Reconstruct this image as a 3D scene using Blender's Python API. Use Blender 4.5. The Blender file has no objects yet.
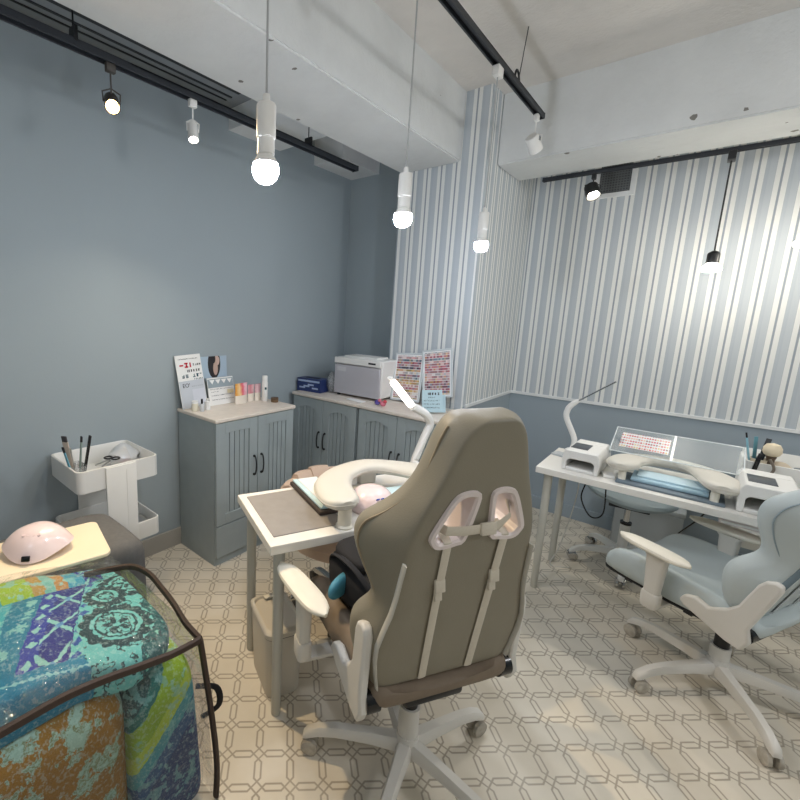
import bpy, bmesh, math, random
from mathutils import Vector, Matrix
random.seed(7)
PI = math.pi
sc = bpy.context.scene
COL = sc.collection
V3 = Vector

# ------------------------------------------------------------------ helpers
def lin(c):
    out = []
    for v in c[:3]:
        v = v / 255.0
        out.append(v / 12.92 if v <= .04045 else ((v + .055) / 1.055) ** 2.4)
    return (out[0], out[1], out[2], 1.0)

class NT:
    """tiny node-graph writer"""
    def __init__(s, name):
        s.m = bpy.data.materials.new(name); s.m.use_nodes = True
        s.t = s.m.node_tree; s.t.nodes.clear()
        s.out = s.t.nodes.new('ShaderNodeOutputMaterial')
    def n(s, kind, **kw):
        nd = s.t.nodes.new(kind)
        for k, v in kw.items(): setattr(nd, k, v)
        return nd
    def link(s, a, b): s.t.links.new(a, b)
    def put(s, sock, v):
        if hasattr(v, 'is_linked') or hasattr(v, 'links'): s.link(v, sock)
        else: sock.default_value = v
    def math(s, op, a, b=None, c=None, clamp=False):
        nd = s.n('ShaderNodeMath', operation=op, use_clamp=clamp)
        s.put(nd.inputs[0], a)
        if b is not None: s.put(nd.inputs[1], b)
        if c is not None: s.put(nd.inputs[2], c)
        return nd.outputs[0]
    def coords(s, kind='Object'):
        return s.n('ShaderNodeTexCoord').outputs[kind]
    def xyz(s, v):
        nd = s.n('ShaderNodeSeparateXYZ'); s.link(v, nd.inputs[0]); return nd.outputs
    def noise(s, vec, scale, detail=3, rough=.5, out='Fac'):
        nd = s.n('ShaderNodeTexNoise'); s.link(vec, nd.inputs['Vector'])
        nd.inputs['Scale'].default_value = scale; nd.inputs['Detail'].default_value = detail
        nd.inputs['Roughness'].default_value = rough
        return nd.outputs[0] if out == 'Fac' else nd.outputs['Color']
    def vor(s, vec, scale, feature='F1', out='Distance', rand=1.0):
        nd = s.n('ShaderNodeTexVoronoi', feature=feature); s.link(vec, nd.inputs['Vector'])
        nd.inputs['Scale'].default_value = scale; nd.inputs['Randomness'].default_value = rand
        return nd.outputs[out]
    def ramp(s, fac, stops, interp='LINEAR'):
        nd = s.n('ShaderNodeValToRGB'); r = nd.color_ramp; r.interpolation = interp
        while len(r.elements) < len(stops): r.elements.new(.5)
        for e, (p, c) in zip(r.elements, stops):
            e.position = p; e.color = c if len(c) == 4 else lin(c)
        s.link(fac, nd.inputs[0]); return nd.outputs[0]
    def mix(s, fac, a, b, mode='MIX'):
        nd = s.n('ShaderNodeMix', data_type='RGBA', blend_type=mode)
        s.put(nd.inputs[0], fac); s.put(nd.inputs[6], a); s.put(nd.inputs[7], b)
        return nd.outputs[2]
    def bsdf(s, color, rough=.5, metal=0, coat=0, normal=None, spec=.5, sheen=0, trans=0, alpha=None):
        b = s.n('ShaderNodeBsdfPrincipled')
        s.put(b.inputs['Base Color'], color); s.put(b.inputs['Roughness'], rough)
        b.inputs['Metallic'].default_value = metal; b.inputs['Coat Weight'].default_value = coat
        b.inputs['Specular IOR Level'].default_value = spec; b.inputs['Sheen Weight'].default_value = sheen
        b.inputs['Transmission Weight'].default_value = trans
        if normal is not None: s.link(normal, b.inputs['Normal'])
        s.link(b.outputs[0], s.out.inputs[0]); return b
    def bump(s, h, strength=.3, dist=.01):
        nd = s.n('ShaderNodeBump'); nd.inputs['Strength'].default_value = strength
        nd.inputs['Distance'].default_value = dist; s.link(h, nd.inputs['Height']); return nd.outputs[0]

_M = {}
def mat(name, rgb, rough=.5, metal=0, coat=0, var=.04, vs=6., bump=0, bs=120., spec=.5, sheen=0):
    if name in _M: return _M[name]
    t = NT(name); co = t.coords()
    base = lin(rgb)
    f = t.noise(co, vs, 3)
    dark = tuple(c * (1 - var) for c in base[:3]) + (1,)
    lite = tuple(min(1, c * (1 + var)) for c in base[:3]) + (1,)
    colr = t.ramp(f, [(.3, dark), (.7, lite)])
    nrm = t.bump(t.noise(co, bs, 2), bump, .003) if bump else None
    t.bsdf(colr, rough, metal, coat, nrm, spec, sheen)
    _M[name] = t.m; return t.m

def emis(name, rgb, strength):
    if name in _M: return _M[name]
    t = NT(name); e = t.n('ShaderNodeEmission'); e.inputs[0].default_value = lin(rgb); e.inputs[1].default_value = strength
    t.link(e.outputs[0], t.out.inputs[0]); _M[name] = t.m; return t.m

def clear(name, rgb, gloss=.10, rough=.05, haze=0.0, bump=0, bs=20, k_=.9):
    """thin clear plastic: transparent + mirror glint (+ a little milky diffuse)"""
    if name in _M: return _M[name]
    t = NT(name); tr = t.n('ShaderNodeBsdfTransparent'); tr.inputs[0].default_value = lin(rgb)
    gl = t.n('ShaderNodeBsdfGlossy'); gl.inputs['Roughness'].default_value = rough
    df = t.n('ShaderNodeBsdfDiffuse'); df.inputs[0].default_value = (.85, .87, .88, 1)
    if bump:
        nr = t.bump(t.noise(t.coords(), bs, 4, .6), bump, .03); t.link(nr, gl.inputs['Normal'])
    fr = t.n('ShaderNodeFresnel'); fr.inputs[0].default_value = 1.45
    if bump: t.link(nr, fr.inputs['Normal'])
    k = t.math('ADD', t.math('MULTIPLY', fr.outputs[0], k_), gloss * .3, clamp=True)
    m1 = t.n('ShaderNodeMixShader'); t.link(k, m1.inputs[0]); t.link(tr.outputs[0], m1.inputs[1]); t.link(gl.outputs[0], m1.inputs[2])
    m2 = t.n('ShaderNodeMixShader'); m2.inputs[0].default_value = haze
    t.link(m1.outputs[0], m2.inputs[1]); t.link(df.outputs[0], m2.inputs[2])
    t.link(m2.outputs[0], t.out.inputs[0]); _M[name] = t.m; return t.m

class MB:
    def __init__(s): s.bm = bmesh.new()
    def raw(s, verts, faces):
        vs = [s.bm.verts.new(v) for v in verts]
        for f in faces:
            try: s.bm.faces.new([vs[i] for i in f])
            except ValueError: pass
        return vs
    def box(s, c, d, rz=0, rot=None, bev=0, seg=2):
        t = bmesh.new(); bmesh.ops.create_cube(t, size=1)
        bmesh.ops.scale(t, vec=V3(d), verts=t.verts)
        if bev: bmesh.ops.bevel(t, geom=t.edges[:], offset=min(bev, min(d) * .49), segments=seg, profile=.5, affect='EDGES')
        m = Matrix.Translation(V3(c)) @ (rot.to_4x4() if rot is not None else Matrix.Rotation(rz, 4, 'Z'))
        s._merge(t, m); return s
    def _merge(s, t, m=None):
        if m is not None: t.transform(m)
        mp = {v: s.bm.verts.new(v.co) for v in t.verts}
        for f in t.faces:
            try: s.bm.faces.new([mp[v] for v in f.verts])
            except ValueError: pass
        t.free()
    def sphere(s, c, r, scale=(1, 1, 1), u=20, v=12, rot=None):
        t = bmesh.new(); bmesh.ops.create_uvsphere(t, u_segments=u, v_segments=v, radius=r)
        bmesh.ops.scale(t, vec=V3(scale), verts=t.verts)
        m = Matrix.Translation(V3(c))
        if rot is not None: m = m @ rot.to_4x4()
        s._merge(t, m); return s
    def loft(s, rings, caps=True, closed=True):
        R = [[s.bm.verts.new(p) for p in r] for r in rings]
        n = len(R[0])
        for a, b in zip(R, R[1:]):
            for i in range(n if closed else n - 1):
                j = (i + 1) % n
                try: s.bm.faces.new((a[i], a[j], b[j], b[i]))
                except ValueError: pass
        if caps and closed:
            for r in (R[0][::-1], R[-1]):
                try: s.bm.faces.new(r)
                except ValueError: pass
        return R
    def tube(s, pts, r, n=10, closed=False, flat=None, up=None):
        pts = [V3(p) for p in pts]; k = len(pts); rings = []
        prev = None
        for i, p in enumerate(pts):
            if closed: t = pts[(i + 1) % k] - pts[i - 1]
            else: t = pts[min(i + 1, k - 1)] - pts[max(i - 1, 0)]
            t.normalize()
            if up is not None: a = V3(up)
            elif prev is None: a = V3((0, 0, 1)) if abs(t.z) < .9 else V3((1, 0, 0))
            else: a = prev
            b = t.cross(a)
            if b.length < 1e-5: b = t.cross(V3((1, .3, .2)))
            b.normalize(); a = b.cross(t).normalized(); prev = a
            rr = r[i] if isinstance(r, (list, tuple)) else r
            fa, fb = (1, 1) if flat is None else flat
            rings.append([p + (a * math.cos(2 * PI * q / n) * fa + b * math.sin(2 * PI * q / n) * fb) * rr for q in range(n)])
        if closed: rings.append(rings[0]); 
        if closed:
            R = [[s.bm.verts.new(p) for p in ring] for ring in rings[:-1]]; R.append(R[0])
            for a_, b_ in zip(R, R[1:]):
                for i in range(n):
                    j = (i + 1) % n
                    try: s.bm.faces.new((a_[i], a_[j], b_[j], b_[i]))
                    except ValueError: pass
        else: s.loft(rings)
        return s
    def cyl(s, p0, p1, r0, r1=None, n=20):
        s.tube([p0, p1], [r0, r0 if r1 is None else r1], n); return s
    def lathe(s, prof, c=(0, 0, 0), n=28, rot=None):
        m = rot if rot is not None else Matrix.Identity(3)
        rings = []
        for r, z in prof:
            rings.append([m @ V3((max(r, 1e-4) * math.cos(2 * PI * i / n), max(r, 1e-4) * math.sin(2 * PI * i / n), z)) + V3(c) for i in range(n)])
        s.loft(rings); return s
    def prism(s, poly, o, u, v, w):
        """polygon (a,b) -> o + a*u + b*v, extruded by the vector w"""
        o, u, v, w = V3(o), V3(u), V3(v), V3(w)
        A = [o + u * a + v * b for a, b in poly]
        s.loft([A, [p + w for p in A]]); return s
    def build(s, name, m, parent=None, loc=(0, 0, 0), rz=0, bev=0, seg=2, sub=0, smooth=True, ang=38, disp=None):
        bmesh.ops.recalc_face_normals(s.bm, faces=s.bm.faces[:])
        me = bpy.data.meshes.new(name); s.bm.to_mesh(me); s.bm.free()
        o = bpy.data.objects.new(name, me); COL.objects.link(o)
        me.materials.append(m)
        o.location = loc; o.rotation_euler = (0, 0, rz)
        if parent is not None: o.parent = parent
        if smooth:
            me.shade_smooth()
            if not sub: me.set_sharp_from_angle(angle=math.radians(ang))
        if bev:
            b = o.modifiers.new('bevel', 'BEVEL'); b.width = bev; b.segments = seg; b.limit_method = 'ANGLE'; b.angle_limit = math.radians(40); b.harden_normals = False
        if sub:
            b = o.modifiers.new('subdivision', 'SUBSURF'); b.levels = sub; b.render_levels = sub
        return o

def tag(o, label, cat, group=None, kind=None):
    o['label'] = label; o['category'] = cat
    if group: o['group'] = group
    if kind: o['kind'] = kind
    return o
def thing(name, label, cat, loc, rz=0, group=None):
    o = bpy.data.objects.new(name, None); o.empty_display_size = .05; COL.objects.link(o)
    o.location = loc; o.rotation_euler = (0, 0, rz); return tag(o, label, cat, group)
def struct(o): o['kind'] = 'structure'; return o
def kids(o): return [c for c in bpy.data.objects if c.parent == o]
def copy_tree(o, parent=None):
    c = o.copy(); COL.objects.link(c)
    if parent is not None: c.parent = parent
    for ch in kids(o): copy_tree(ch, c)
    return c
def bake(o):
    """apply modifiers by evaluating the mesh"""
    dg = bpy.context.evaluated_depsgraph_get(); dg.update()
    me = bpy.data.meshes.new_from_object(o.evaluated_get(dg)); o.modifiers.clear(); o.data = me
    me.name = o.name
    return o
def rrect(w, h, r, n=5, c=(0, 0)):
    pts = []
    for (sx, sy, a0) in ((1, 1, 0), (-1, 1, 90), (-1, -1, 180), (1, -1, 270)):
        for i in range(n + 1):
            a = math.radians(a0 + 90 * i / n)
            pts.append((c[0] + sx * (w / 2 - r) + r * math.cos(a), c[1] + sy * (h / 2 - r) + r * math.sin(a)))
    return pts
def smoothpath(pts, k=6):
    pts = [V3(p) for p in pts]; out = []
    n = len(pts)
    for i in range(n - 1):
        p0 = pts[max(i - 1, 0)]; p1 = pts[i]; p2 = pts[i + 1]; p3 = pts[min(i + 2, n - 1)]
        for j in range(k):
            t = j / k
            out.append(.5 * ((2 * p1) + (p2 - p0) * t + (2 * p0 - 5 * p1 + 4 * p2 - p3) * t * t + (3 * p1 - p0 - 3 * p2 + p3) * t ** 3))
    out.append(pts[-1]); return out

# ------------------------------------------------------------------ materials
wall_blue = mat('wall_blue_paint', (160, 171, 176), .75, var=.025, vs=1.5, bump=.08, bs=90)
dado_blue = mat('dado_blue_paint', (152, 164, 172), .7, var=.02, vs=1.5)
white_trim = mat('white_trim', (226, 228, 228), .45)
base_paint = mat('baseboard_paint', (168, 164, 156), .5)
soffit_grey = mat('soffit_grey', (136, 142, 146), .7)
slot_dark = mat('slot_dark', (46, 50, 54), .7)
cab_grey = mat('cabinet_grey_paint', (160, 170, 172), .5, var=.03, vs=14)
groove_dark = mat('cabinet_groove', (98, 106, 108), .6)
cab_top = mat('cabinet_cream_top', (224, 214, 202), .4, var=.05, vs=20)
black_metal = mat('black_metal', (24, 25, 27), .4, spec=.5)
track_black = mat('track_black', (36, 40, 46), .5)
white_plastic = mat('white_plastic', (232, 231, 227), .35, var=.015)
white_metal = mat('white_powder_metal', (226, 226, 222), .35, var=.015)
table_white = mat('table_white_laminate', (236, 233, 226), .38, var=.015)
leg_grey = mat('table_leg_grey', (196, 195, 186), .4, var=.02)
cord_grey = mat('cord_grey', (170, 172, 172), .5)
beige_leather = mat('beige_leather', (134, 128, 112), .48, var=.03, vs=10, bump=.12, bs=260)
beige_strap = mat('beige_strap', (204, 196, 180), .7, var=.03, vs=200)
beige_fabric = mat('beige_seat_fabric', (126, 112, 96), .7, var=.05, vs=40)
chair_plastic = mat('chair_light_plastic', (214, 211, 204), .4, var=.015)
ring_plastic = mat('ring_pale_pink_plastic', (222, 211, 208), .35, var=.01)
arm_cream = mat('armrest_cream', (234, 229, 214), .45, var=.02)
blue_leather = mat('pale_blue_leather', (186, 196, 197), .5, var=.03, vs=8, bump=.1, bs=240)
blue_seam = mat('dark_blue_seam', (104, 120, 128), .7)
caster_clear = mat('caster_smoky', (176, 170, 158), .25, var=.25, vs=30)
chrome = mat('chrome', (200, 200, 200), .15, metal=1)
steel = mat('brushed_steel', (190, 190, 188), .3, metal=1)
cushion_white = mat('white_padded_leather', (212, 208, 197), .45, var=.015, bump=.05, bs=200)
pink_plastic = mat('pale_pink_gloss', (236, 217, 218), .25, coat=.4, var=.01)
black_gloss = mat('black_gloss', (14, 14, 16), .2)
mat_grey = mat('grey_desk_mat', (150, 145, 140), .6, var=.05, vs=25)
dark_brown = mat('dark_brown_case', (62, 52, 46), .6)
paper_white = mat('paper_white', (238, 238, 236), .6, var=.01)
paper_blue = mat('paper_pale_blue', (196, 222, 230), .6, var=.01)
ink_black = mat('ink_black', (32, 32, 36), .7)
ink_red = mat('ink_red', (196, 32, 52), .7)
ink_teal = mat('ink_dark_teal', (40, 84, 96), .7)
grey_fabric = mat('dark_grey_fabric', (98, 98, 98), .85, var=.08, vs=60, bump=.15, bs=400)
board_cream = mat('cream_board', (243, 228, 200), .5, var=.02)
bin_beige = mat('bin_beige_plastic', (212, 206, 194), .45, var=.02)
stool_pink = mat('stool_pinkish_beige', (205, 180, 160), .55, var=.03)
black_cloth = mat('black_cloth', (22, 22, 26), .8, var=.2, vs=20)
teal_cloth = mat('light_blue_pouch', (72, 140, 164), .6)
navy = mat('navy_cloth', (30, 44, 110), .7)
silver_grey = mat('silver_grey_panel', (196, 194, 200), .35, metal=.25, var=.02)
brown_trim = mat('brown_piping', (58, 43, 34), .6, var=.1, vs=80, bump=.2, bs=500)
acrylic = clear('clear_acrylic', (250, 252, 253), .0, .35, .035, k_=.10)
plastic_film = clear('clear_plastic_film', (254, 254, 254), .06, .06, .03, bump=.9, bs=13, k_=.45)
film_bag = clear('crinkled_clear_film', (245, 246, 248), .3, .12, .22, bump=.8, bs=40)
bulb_glow = emis('bulb_glow', (236, 243, 255), 240)
bulb_glow_small = emis('bulb_glow_small', (255, 247, 232), 65)
warm_glow = emis('warm_spot_glow', (255, 206, 138), 160)
spot_glow = emis('spot_glow', (255, 244, 224), 40)
led_glow = emis('lamp_led_glow', (255, 248, 238), 5)

def concrete(name, rgb, specks=True):
    t = NT(name); co = t.coords('Object')
    base = t.ramp(t.noise(co, 2.2, 5, .6), [(.3, tuple(c * .93 for c in rgb)), (.7, rgb)])
    if specks:
        w = t.noise(co, 7, 3)
        d = t.vor(co, 6.5)
        dd = t.math('ADD', d, t.math('MULTIPLY', t.noise(co, 45, 2), .14))
        mk = t.math('LESS_THAN', dd, .165)
        mk = t.math('MULTIPLY', mk, t.math('GREATER_THAN', w, .5))
        base = t.mix(mk, base, lin((128, 126, 120)))
    h = t.math('ADD', t.math('MULTIPLY', t.noise(co, 9, 6, .65), 1.0), t.math('MULTIPLY', t.noise(co, 60, 3), .25))
    t.bsdf(base, .85, normal=t.bump(h, .35, .02), spec=.2)
    return t.m
beam_white = concrete('white_painted_concrete', (220, 222, 221))
ceil_white = concrete('ceiling_concrete', (224, 220, 214), False)

def stripes(name, axis, phase):
    t = NT(name); x = t.xyz(t.coords('Object'))[axis]
    f = t.math('FRACT', t.math('DIVIDE', t.math('SUBTRACT', x, phase - .0050), .1))
    W, G, D = (228, 229, 226), (180, 188, 194), (150, 159, 166)
    c = t.ramp(f, [(0, D), (.10, W), (.325, D), (.335, G), (.50, (186, 193, 198)), (.765, D), (.775, W)], 'CONSTANT')
    c = t.mix(t.math('MULTIPLY', t.noise(t.coords(), 3, 2), .06), c, lin((150, 158, 166)))
    t.bsdf(c, .6, spec=.3); return t.m
stripe_x = stripes('striped_wallpaper', 0, -.015)
stripe_y = stripes('striped_wallpaper_side', 1, .02)

def floor_mat():
    t = NT('floor_chain_link_vinyl'); v = t.xyz(t.coords('Object'))
    s = .0716088 * 1.5
    # node (0,0) of the lattice in room coordinates
    a = PI / 4 - .0538787697
    ox, oy = -.018209 * 1.5, .7611625 * 1.5
    X0 = math.cos(a) * ox - math.sin(a) * oy; Y0 = math.sin(a) * ox + math.cos(a) * oy
    # i axis of the lattice in camera-yaw frame is (cos b, sin b); b = .05388
    b = .0538787697
    ix, iy = math.cos(b), math.sin(b)
    IX, IY = math.cos(a) * ix - math.sin(a) * iy, math.sin(a) * ix + math.cos(a) * iy
    dx = t.math('SUBTRACT', v[0], X0); dy = t.math('SUBTRACT', v[1], Y0)
    u = t.math('DIVIDE', t.math('ADD', t.math('MULTIPLY', dx, IX), t.math('MULTIPLY', dy, IY)), s)
    w = t.math('DIVIDE', t.math('SUBTRACT', t.math('MULTIPLY', dy, IX), t.math('MULTIPLY', dx, IY)), s)
    fu = t.math('ABSOLUTE', t.math('SUBTRACT', u, t.math('ROUND', u)))
    fw = t.math('ABSOLUTE', t.math('SUBTRACT', w, t.math('ROUND', w)))
    line = None
    def outline(sd, wd):
        mr = t.n('ShaderNodeMapRange', interpolation_type='SMOOTHSTEP'); t.link(t.math('ABSOLUTE', sd), mr.inputs[0])
        mr.inputs[1].default_value = wd * .55; mr.inputs[2].default_value = wd * 1.7; mr.inputs[3].default_value = 1; mr.inputs[4].default_value = 0
        return mr.outputs[0]
    dia = outline(t.math('SUBTRACT', t.math('ADD', fu, fw), .165), .032)
    def link_(p, q):
        l = t.math('SUBTRACT', .5, p)
        sd = t.math('MAXIMUM', t.math('SUBTRACT', q, .098),
                    t.math('MULTIPLY', t.math('SUBTRACT', t.math('ADD', l, q), .335), .72))
        return outline(sd, .025)
    m = t.math('MAXIMUM', dia, t.math('MAXIMUM', link_(fu, fw), link_(fw, fu)))
    m = t.math('MULTIPLY', m, t.math('ADD', .62, t.math('MULTIPLY', t.noise(t.coords(), 5, 3), .5)), clamp=True)
    base = t.ramp(t.noise(t.coords(), 3.0, 4), [(.3, (208, 200, 184)), (.7, (224, 217, 203))])
    base = t.mix(t.math('MULTIPLY', t.noise(t.coords(), 40, 3), .12), base, lin((190, 180, 160)))
    c = t.mix(m, base, lin((158, 149, 134)))
    t.bsdf(c, .34, normal=t.bump(t.noise(t.coords(), 30, 3), .06, .004), spec=.35)
    return t.m

# ------------------------------------------------------------------ the room
H = 1.5
XL, YA, XC, YF, YB, ZC = -2.34, 3.0, -1.13, 2.75, 3.69, 2.85   # left wall, alcove wall, column side, column face, back wall, ceiling
XR, YN = 2.6, -2.6
def slab(name, c, d, m): return struct(MB().box(c, d).build(name, m, smooth=False))
slab('floor', ((XL + XR) / 2, (YN + YB) / 2, -.05), (XR - XL + .4, YB - YN + .4, .1), floor_mat())
slab('ceiling', ((XL + XR) / 2, (YN + YB) / 2, ZC + .05), (XR - XL + .4, YB - YN + .4, .1), ceil_white)
slab('wall_left', (XL - .05, (YN + YA) / 2, ZC / 2), (.1, YA - YN + .2, ZC), wall_blue)
slab('wall_alcove', ((XL - 1.72) / 2, YA + .05, ZC / 2), (-1.72 - XL, .1, ZC), wall_blue)
slab('wall_right', (XR + .05, (YN + YB) / 2, ZC / 2), (.1, YB - YN, ZC), wall_blue)
slab('wall_front', ((XL + XR) / 2, YN - .05, ZC / 2), (XR - XL, .1, ZC), wall_blue)
ZD = .915
# back wall: striped paper above, blue paint below
slab('wall_back', ((XC + XR) / 2, YB + .05, (ZD + ZC) / 2), (XR - XC, .1, ZC - ZD), stripe_x)
slab('wall_back_dado', ((XC + XR) / 2, YB + .05, ZD / 2), (XR - XC, .1, ZD), dado_blue)
# column (striped face and side)
slab('wall_column_face', ((-1.72 + XC) / 2, YF + .04, ZC / 2), (XC + 1.72, .08, ZC), stripe_x)
slab('wall_column_return', (-1.71, (YF + YA) / 2 + .06, ZC / 2), (.02, YA - YF + .02, ZC), wall_blue)
slab('wall_column_side', (XC - .004, (YF + .001 + YB) / 2, (ZD + ZC) / 2), (.012, YB - YF - .001, ZC - ZD), stripe_y)
slab('wall_column_dado', (XC - .004, (YF + .001 + YB) / 2, ZD / 2), (.012, YB - YF - .001, ZD), dado_blue)
slab('trim_1', ((XC + XR) / 2, YB - .006, ZD), (XR - XC, .012, .02), white_trim)
slab('trim_2', (XC + .006, (YF + .03 + YB) / 2, ZD), (.012, YB - YF - .03, .02), white_trim)
slab('baseboard_left', (XL + .008, (YN + YA) / 2, .055), (.016, YA - YN, .11), base_paint)
slab('baseboard_back', ((XC + XR) / 2, YB - .008, .05), (XR - XC, .016, .1), dado_blue)

def rough_beam(name, x0, x1, y0, y1, z0, z1):
    m = MB(); random.seed(3)
    nx = max(2, int((x1 - x0) / .12)); ny = max(2, int((y1 - y0) / .12)); nz = 4
    t = bmesh.new(); bmesh.ops.create_cube(t, size=1)
    bmesh.ops.scale(t, vec=(x1 - x0, y1 - y0, z1 - z0), verts=t.verts)
    bmesh.ops.bevel(t, geom=t.edges[:], offset=.008, segments=2, affect='EDGES')
    m._merge(t, Matrix.Translation(((x0 + x1) / 2, (y0 + y1) / 2, (z0 + z1) / 2)))
    return struct(m.build(name, beam_white))
rough_beam('trim_3', -1.705, -1.29, YN, YF - .001, 2.452, ZC + .01)        # beam running away from the viewer
rough_beam('trim_4', XC + .001, XR, 2.92, 3.33, 2.446, ZC + .01)          # cross beam in front of the striped wall
slab('trim_5', (-2.03, (YN + 1.76) / 2, 2.775), (.62, 1.76 - YN, .17), soffit_grey)
slab('trim_6', (-2.03, 1.975, 2.715), (.62, .43, .28), white_trim)
slab('trim_7', (-2.205, 2.77, 2.715), (.27, .46, .28), white_trim)
for i, (x, w) in enumerate(((-2.125, .022), (-2.20, .012), (-2.25, .008), (-2.0, .006))):
    slab('trim_%d' % (8 + i), (x, -.45, 2.689), (w, 4.25, .008), slot_dark)

# vent at the top of the striped wall
t = thing('air_vent', 'square white air vent with dark grille high on the striped back wall', 'vent', (-.61, YB, 2.46))
f = MB()
for c, d in (((-.105, -.01, 0), (.03, .02, .24)), ((.105, -.01, 0), (.03, .02, .24)), ((0, -.01, -.105), (.18, .02, .03)), ((0, -.01, .105), (.18, .02, .03))): f.box(c, d)
f.build('frame', white_trim, t, bev=.003)
g = MB()
for k in range(-5, 6):
    g.box((k * .016, -.008, 0), (.005, .006, .18)); g.box((0, -.008, k * .016), (.18, .006, .005))
g.build('grille', mat('vent_grey', (120, 124, 126), .6), t)
MB().box((0, -.003, 0), (.18, .004, .18)).build('opening', mat('vent_dark', (84, 88, 90), .6), t)

# ------------------------------------------------------------------ light tracks
def track(name, label, p0, p1, w=.034, h=.022):
    p0, p1 = V3(p0), V3(p1); c = (p0 + p1) / 2; L = (p1 - p0).length
    r = thing(name, label, 'light track', c, math.atan2(p1.y - p0.y, p1.x - p0.x))
    m = MB(); m.box((0, 0, h * .35), (L, w, h * .3)); m.box((0, w / 2 - .004, 0), (L, .008, h)); m.box((0, -w / 2 + .004, 0), (L, .008, h))
    m.build('rail', track_black, r, bev=.0015)
    MB().box((0, 0, h * .12), (L - .01, w * .3, h * .1)).build('conductor', slot_dark, r)
    for s in (-1, 1): MB().box((s * L / 2, 0, 0), (.012, w + .003, h + .003)).build('end_cap', track_black, r, bev=.002)
    return r
ZT = 2.424
tl = track('light_track', 'long black light track under the grey soffit along the left blue wall', (-1.845, -.6, ZT), (-1.845, 2.40, ZT), .044, .028)
for hx_ in (1.05, -.20):
    clipm = MB(); clipm.box((hx_, 0, .03), (.012, .05, .05)); clipm.cyl((hx_, 0, .03), (hx_, 0, .16), .003)
    clipm.build('hanger', black_metal, tl)
tc = track('light_track', 'black light track hanging by wire in mid ceiling with white lamps', (-.853, -.8, 2.61), (-.853, 2.77, 2.61), .036, .026)
for hx_, hy_ in ((1.38, -.03), (-.6, 0)): MB().cyl((hx_, 0, .005), (hx_ - .02, hy_, .24), .0025, n=8).build('hanger_wire', mat('dark_wire', (72, 72, 72), .5), tc)
w = MB(); w.tube(smoothpath([(1.33, .0, .012), (1.345, .0, .06), (1.38, .0, .055), (1.40, 0, .012)]), .005, 8); w.build('hanger_hook', black_metal, tc)
tb = track('light_track', 'black light track fixed under the back beam before the striped wall', (-.966, 3.352, 2.432), (2.2, 3.352, 2.432))

# ------------------------------------------------------------------ pendants and spots
def pendant(name, label, x, y, ztop, zs, sc_=1.0, group=None):
    """bare-bulb pendant; zs = top of its socket"""
    r = thing(name, label, 'pendant lamp', (x, y, zs), 0, group)
    a = MB(); a.box((0, 0, ztop - zs - .021), (.03, .06, .042), bev=.004); a.build('track_adapter', white_plastic, r)
    MB().cyl((0, 0, ztop - zs - .03), (0, 0, 0), .0028, n=8).build('cord', cord_grey, r)
    MB().lathe([(.004, .022), (.008, .02), (.009, .004), (.021, 0), (.0235, -.004), (.0235, -.075), (.021, -.078), (.021, -.081), (.0215, -.112), (.019, -.114)]).build('socket', white_plastic, r)
    MB().lathe([(.0192, -.1142), (.0215, -.118), (.027, -.126), (.030, -.1335), (.0002, -.1335)]).build('bulb_base', white_plastic, r)
    MB().lathe([(.0302, -.134), (.0325, -.144), (.0315, -.156), (.026, -.169), (.015, -.177), (.0002, -.180)]).build('bulb', bulb_glow, r)
    return r
ZR = 2.597
pendant('pendant_lamp', 'nearest and biggest white bare bulb pendant, in front of the left wall', -.856, .755, ZR, 1.985)
pendant('pendant_lamp', 'white bare bulb pendant hanging in front of the striped column corner', -.856, 1.402, ZR, 1.985)
pendant('pendant_lamp', 'farthest white bare bulb pendant, hung from the track over the striped column side', -.852, 2.11, ZR, 1.985)

def spot(name, label, x, y, ztrack, zlamp, aim, mt, glow, stem=.0035, r_=.026, lit=True, wire=False):
    r = thing(name, label, 'spotlight', (x, y, ztrack))
    a = MB(); a.box((0, 0, -.016), (.022, .036, .032), bev=.003); a.build('track_adapter', mt, r)
    MB().cyl((0, 0, -.035), (0, 0, zlamp - ztrack + .03), stem, n=8).build('stem', mt, r)
    d = V3(aim).normalized(); rot = d.to_track_quat('Z', 'Y').to_matrix()
    c = V3((0, 0, zlamp - ztrack))
    h = MB(); h.lathe([(.0002, -.045), (r_ * .8, -.045), (r_ * .92, -.04), (r_, .03), (r_, .042), (r_ * .88, .042), (r_ * .8, .03), (.0002, .028)], c, 24, rot); h.build('lamp_head', mt, r)
    y_ = MB(); side = rot @ V3((1, 0, 0))
    y_.tube([c + side * r_ * 1.05, c + side * r_ * 1.15 + V3((0, 0, .035)), V3((0, 0, zlamp - ztrack + .05)), c - side * r_ * 1.15 + V3((0, 0, .035)), c - side * r_ * 1.05], .003, 6)
    y_.build('bracket', mt, r)
    if lit:
        MB().lathe([(.0002, .036), (r_ * .72, .036), (r_ * .72, .033), (.0002, .033)], c, 20, rot).build('lens', glow, r)
    return r
bronze = mat('dark_bronze', (70, 66, 62), .5)
e = spot('track_spotlight', 'warm glowing spotlight on dark stem, nearest one on the left track', -1.845, .828, ZT - .011, 2.275, (.75, -.28, -.62), bronze, warm_glow, r_=.028)
f = spot('track_spotlight', 'small white lit spotlight hanging farther along the left track', -1.845, 1.19, ZT - .011, 2.282, (.3, -.12, -.95), white_plastic, spot_glow, r_=.024)
g = spot('track_spotlight', 'white unlit spotlight at the far end of the mid ceiling track', -.853, 2.70, 2.597, 2.45, (.15, .75, -.65), white_plastic, spot_glow, r_=.036, lit=False)
MB().box((.032, -.012, -.13), (.004, .022, .02)).build('rating_sticker', mat('sticker_grey', (130, 132, 132), .6), g)
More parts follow.
